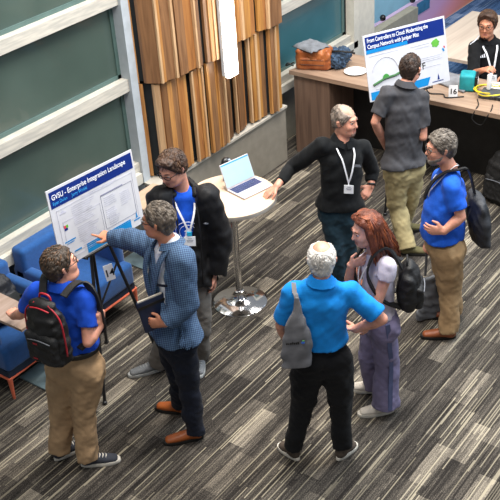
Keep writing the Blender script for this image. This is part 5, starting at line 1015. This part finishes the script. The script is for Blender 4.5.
mb=MB(); c0=V(8.44,5.26,Z0+.15); mb.tube(smooth_path([c0+A_*.13*math.cos(a)+B_*.09*math.sin(a)+Za*.05*math.sin(a) for a in np.linspace(0,PI*1.6,8)]),.012,6); mb.build('strap',nylon,jk,smooth=True)
pl_=MB(); pl_.lathe((8.36,5.05,Z0),[(.06,.001),(.065,.004),(.098,.012),(.118,.016),(.120,.018),(.10,.015),(.066,.007),(.0,.006)],40); tag(pl_.build('plate',mat('white_plate','#e2e0dd',rough=.3,var=.02),None,smooth='auto',origin=(8.36,5.05,Z0)),'white round plate lying on the desk left of the poster','plate')
# teal pouch
tp=thing('projector_pouch','teal cushioned cube-shaped case with a black end on the desk','case',(8.50,3.84,Z0)); ta=nrm(V(.35,-.94,0)); tb=np.cross(ta,Za)
mb=MB(); mb.box(V(8.50,3.86,Z0+.085),(.15,.17,.17),ax=(ta,tb,Za),bev=.025); mb.build('shell',mat('teal_fabric','#12868e',rough=.7,bump=.2,bscale=60),tp,smooth='auto')
mb=MB(); mb.box(V(8.50,3.86,Z0+.083)+ta*.085,(.03,.162,.155),ax=(ta,tb,Za),bev=.012); mb.build('end_cap',MATS['black_plastic'],tp,smooth='auto')
mb=MB(); mb.box(V(8.50,3.86,Z0+.10)+ta*.101-tb*-.02,(.004,.08,.05),ax=(ta,tb,Za)); mb.build('label_patch',MATS['white_card'],tp)
# flat grey device, yellow cable, white adapter, paper
ds=thing('network_switch','flat dark grey network device at the right end of the desk','device',(8.46,3.57,Z0)); mb=MB(); mb.box((8.46,3.56,Z0+.02),(.20,.26,.038),ax=(nrm(V(1,.15,0)),nrm(V(-.15,1,0)),Za),bev=.008); mb.build('case',mat('graphite_metal','#3f4246',rough=.45),ds,smooth='auto')
mb=MB()
for q in range(6): mb.box((8.365,3.47+q*.035,Z0+.02),(.006,.02,.016))
mb.build('ports',MATS['black_plastic'],ds)
mb=MB(); pts=[]
for q in range(60):
    a=q/60*2*PI*2.6; r_=.135+.012*math.sin(q*.7); pts.append(V(8.45+.9*r_*math.cos(a),3.60+1.1*r_*math.sin(a),Z0+.048+.006*math.sin(q)+q*.0004))
mb.tube(pts,.0055,6); tag(mb.build('network_cable',mat('yellow_cable','#c7b21f',rough=.5),None,smooth=True,origin=(8.45,3.6,Z0)),'coiled yellow network cable on the grey device','cable')
ad=thing('power_adapter','upright white power adapter standing in the yellow cable coil','adapter',(8.50,3.64,Z0+.04)); mb=MB(); mb.box((8.50,3.635,Z0+.12),(.05,.035,.155),bev=.008); mb.build('body',MATS['white_card'],ad,smooth='auto'); mb=MB()
for s_ in(-1,1): mb.box((8.50+s_*.01,3.635,Z0+.205),(.003,.006,.018))
mb.build('prong',MATS['chrome'],ad)
mb=MB(); mb.box((8.70,3.56,Z0+.003),(.22,.30,.004),ax=(nrm(V(1,.3,0)),nrm(V(-.3,1,0)),Za)); tag(mb.build('paper_sheet',MATS['white_card'],None,origin=(8.7,3.56,Z0)),'white paper sheet lying behind the white adapter','paper')
mb=MB(); mb.ball((8.40,3.42,Z0+.055),(.03,.025,.015),8); tag(mb.build('cable_plug',mat('green_plastic','#1f9a58'),None,smooth=True,origin=(8.4,3.42,Z0+.04)),'small green plug at the right edge of the desk','plug')
cloth_sheet('laptop_sleeve','grey fabric sleeve lying flat behind the number 16 card','sleeve',[[V(8.48+.30*i/8-.10*q/8,4.18-.34*q/8+.03*i/8,Z0+.004+.004*math.sin(i*1.3+q)) for q in range(9)] for i in range(9)],mat('heather_grey','#76767a',rough=.95),.018)
mb=MB(); mb.tube(smooth_path([(8.30,4.20,Z0+.008),(8.22,4.12,Z0+.008),(8.26,4.0,Z0+.008),(8.20,3.94,Z0+.008),(8.30,3.80,Z0+.008)]),.006,6); tag(mb.build('coiled_cable',nylon,None,smooth=True,origin=(8.26,4.0,Z0)),'thin black cord lying along the desk edge by card 16','cable')
mb=MB(); mb.tube(smooth_path([(8.30,3.66,Z0+.008),(8.20,3.60,Z0+.008),(8.11,3.58,Z0+.006),(8.07,3.60,.86),(8.10,3.52,.80),(8.08,3.46,.9),(8.13,3.44,Z0+.008),(8.25,3.48,Z0+.008)]),.005,6); tag(mb.build('coiled_cable',nylon,None,smooth=True,origin=(8.2,3.5,Z0)),'thin black cord dangling over the desk edge under the yellow cable','cable')
backpack('backpack','large black backpack standing on the floor under the desk at right','x' and V(8.20,3.28,.26),nrm(V(-.9,.2,.1)),nrm(V(-.2,-.9,0)),Za,(.42,.26,.52),mat('jet_nylon','#0c0c0e',rough=.7,bump=.3,bscale=120),None)
# seat of the person behind the desk
sc_=thing('stool','dark stool under the seated person behind the desk','stool',(9.27,3.95,0))
mb=MB(); mb.cyl((9.27,3.95,.42),.19,.06,28); mb.build('seat',MATS['black_leather'],sc_)
for a in (.5,2.07,3.64,5.2): mb=MB(); mb.tube([(9.27+.2*math.cos(a),3.95+.2*math.sin(a),0),(9.27+.13*math.cos(a),3.95+.13*math.sin(a),.43)],.014,8); mb.build('leg',MATS['chrome'],sc_)
# ---------------------------------------------------------------- light
sc=bpy.context.scene
w=bpy.data.worlds.new('World'); sc.world=w; w.use_nodes=True; bg=w.node_tree.nodes['Background']; bg.inputs[0].default_value=(*srgb('#dfe6ee'),1); bg.inputs[1].default_value=.38
def area(name,loc,tgt,sx,sy,pw,col):
    l=bpy.data.lights.new(name,'AREA'); l.shape='RECTANGLE'; l.size=sx; l.size_y=sy; l.energy=pw; l.color=col; o=bpy.data.objects.new(name,l); COL.objects.link(o); o.location=loc
    o.rotation_euler=(Vector(tgt)-Vector(loc)).to_track_quat('-Z','Y').to_euler(); return o
area('ceiling_light',(5.5,3.4,6.6),(5.2,3.6,0),3.0,2.0,600,(1,.95,.88))
area('ceiling_light',(8.8,3.8,6.4),(8.6,4.2,0),2.5,2.0,250,(1,.95,.88))
area('ceiling_light',(2.2,2.6,6.4),(3.4,4.0,0),2.5,1.6,150,(1,.93,.85))
area('skylight',(8.5,.2,5.6),(5.0,3.6,.6),3.5,2.5,380,(.78,.89,1))
# ---------------------------------------------------------------- camera
cam=bpy.data.cameras.new('camera'); co=bpy.data.objects.new('camera',cam); COL.objects.link(co); sc.camera=co
cam.sensor_width=36; cam.lens=36*996/500; cam.clip_end=100
R3=Matrix(((0.5887535466706502,0.45724673580966135,-0.6665543367754352),(-0.806014785613056,0.26996554772066017,-0.5267435509021664),(-0.06090506264564406,0.8473747846350478,0.5274908034353172)))
co.matrix_world=Matrix.Translation((0,0,4.9))@R3.to_4x4()
sc.view_settings.view_transform='Standard'; sc.view_settings.look='None'; sc.view_settings.gamma=1; sc.view_settings.exposure=0
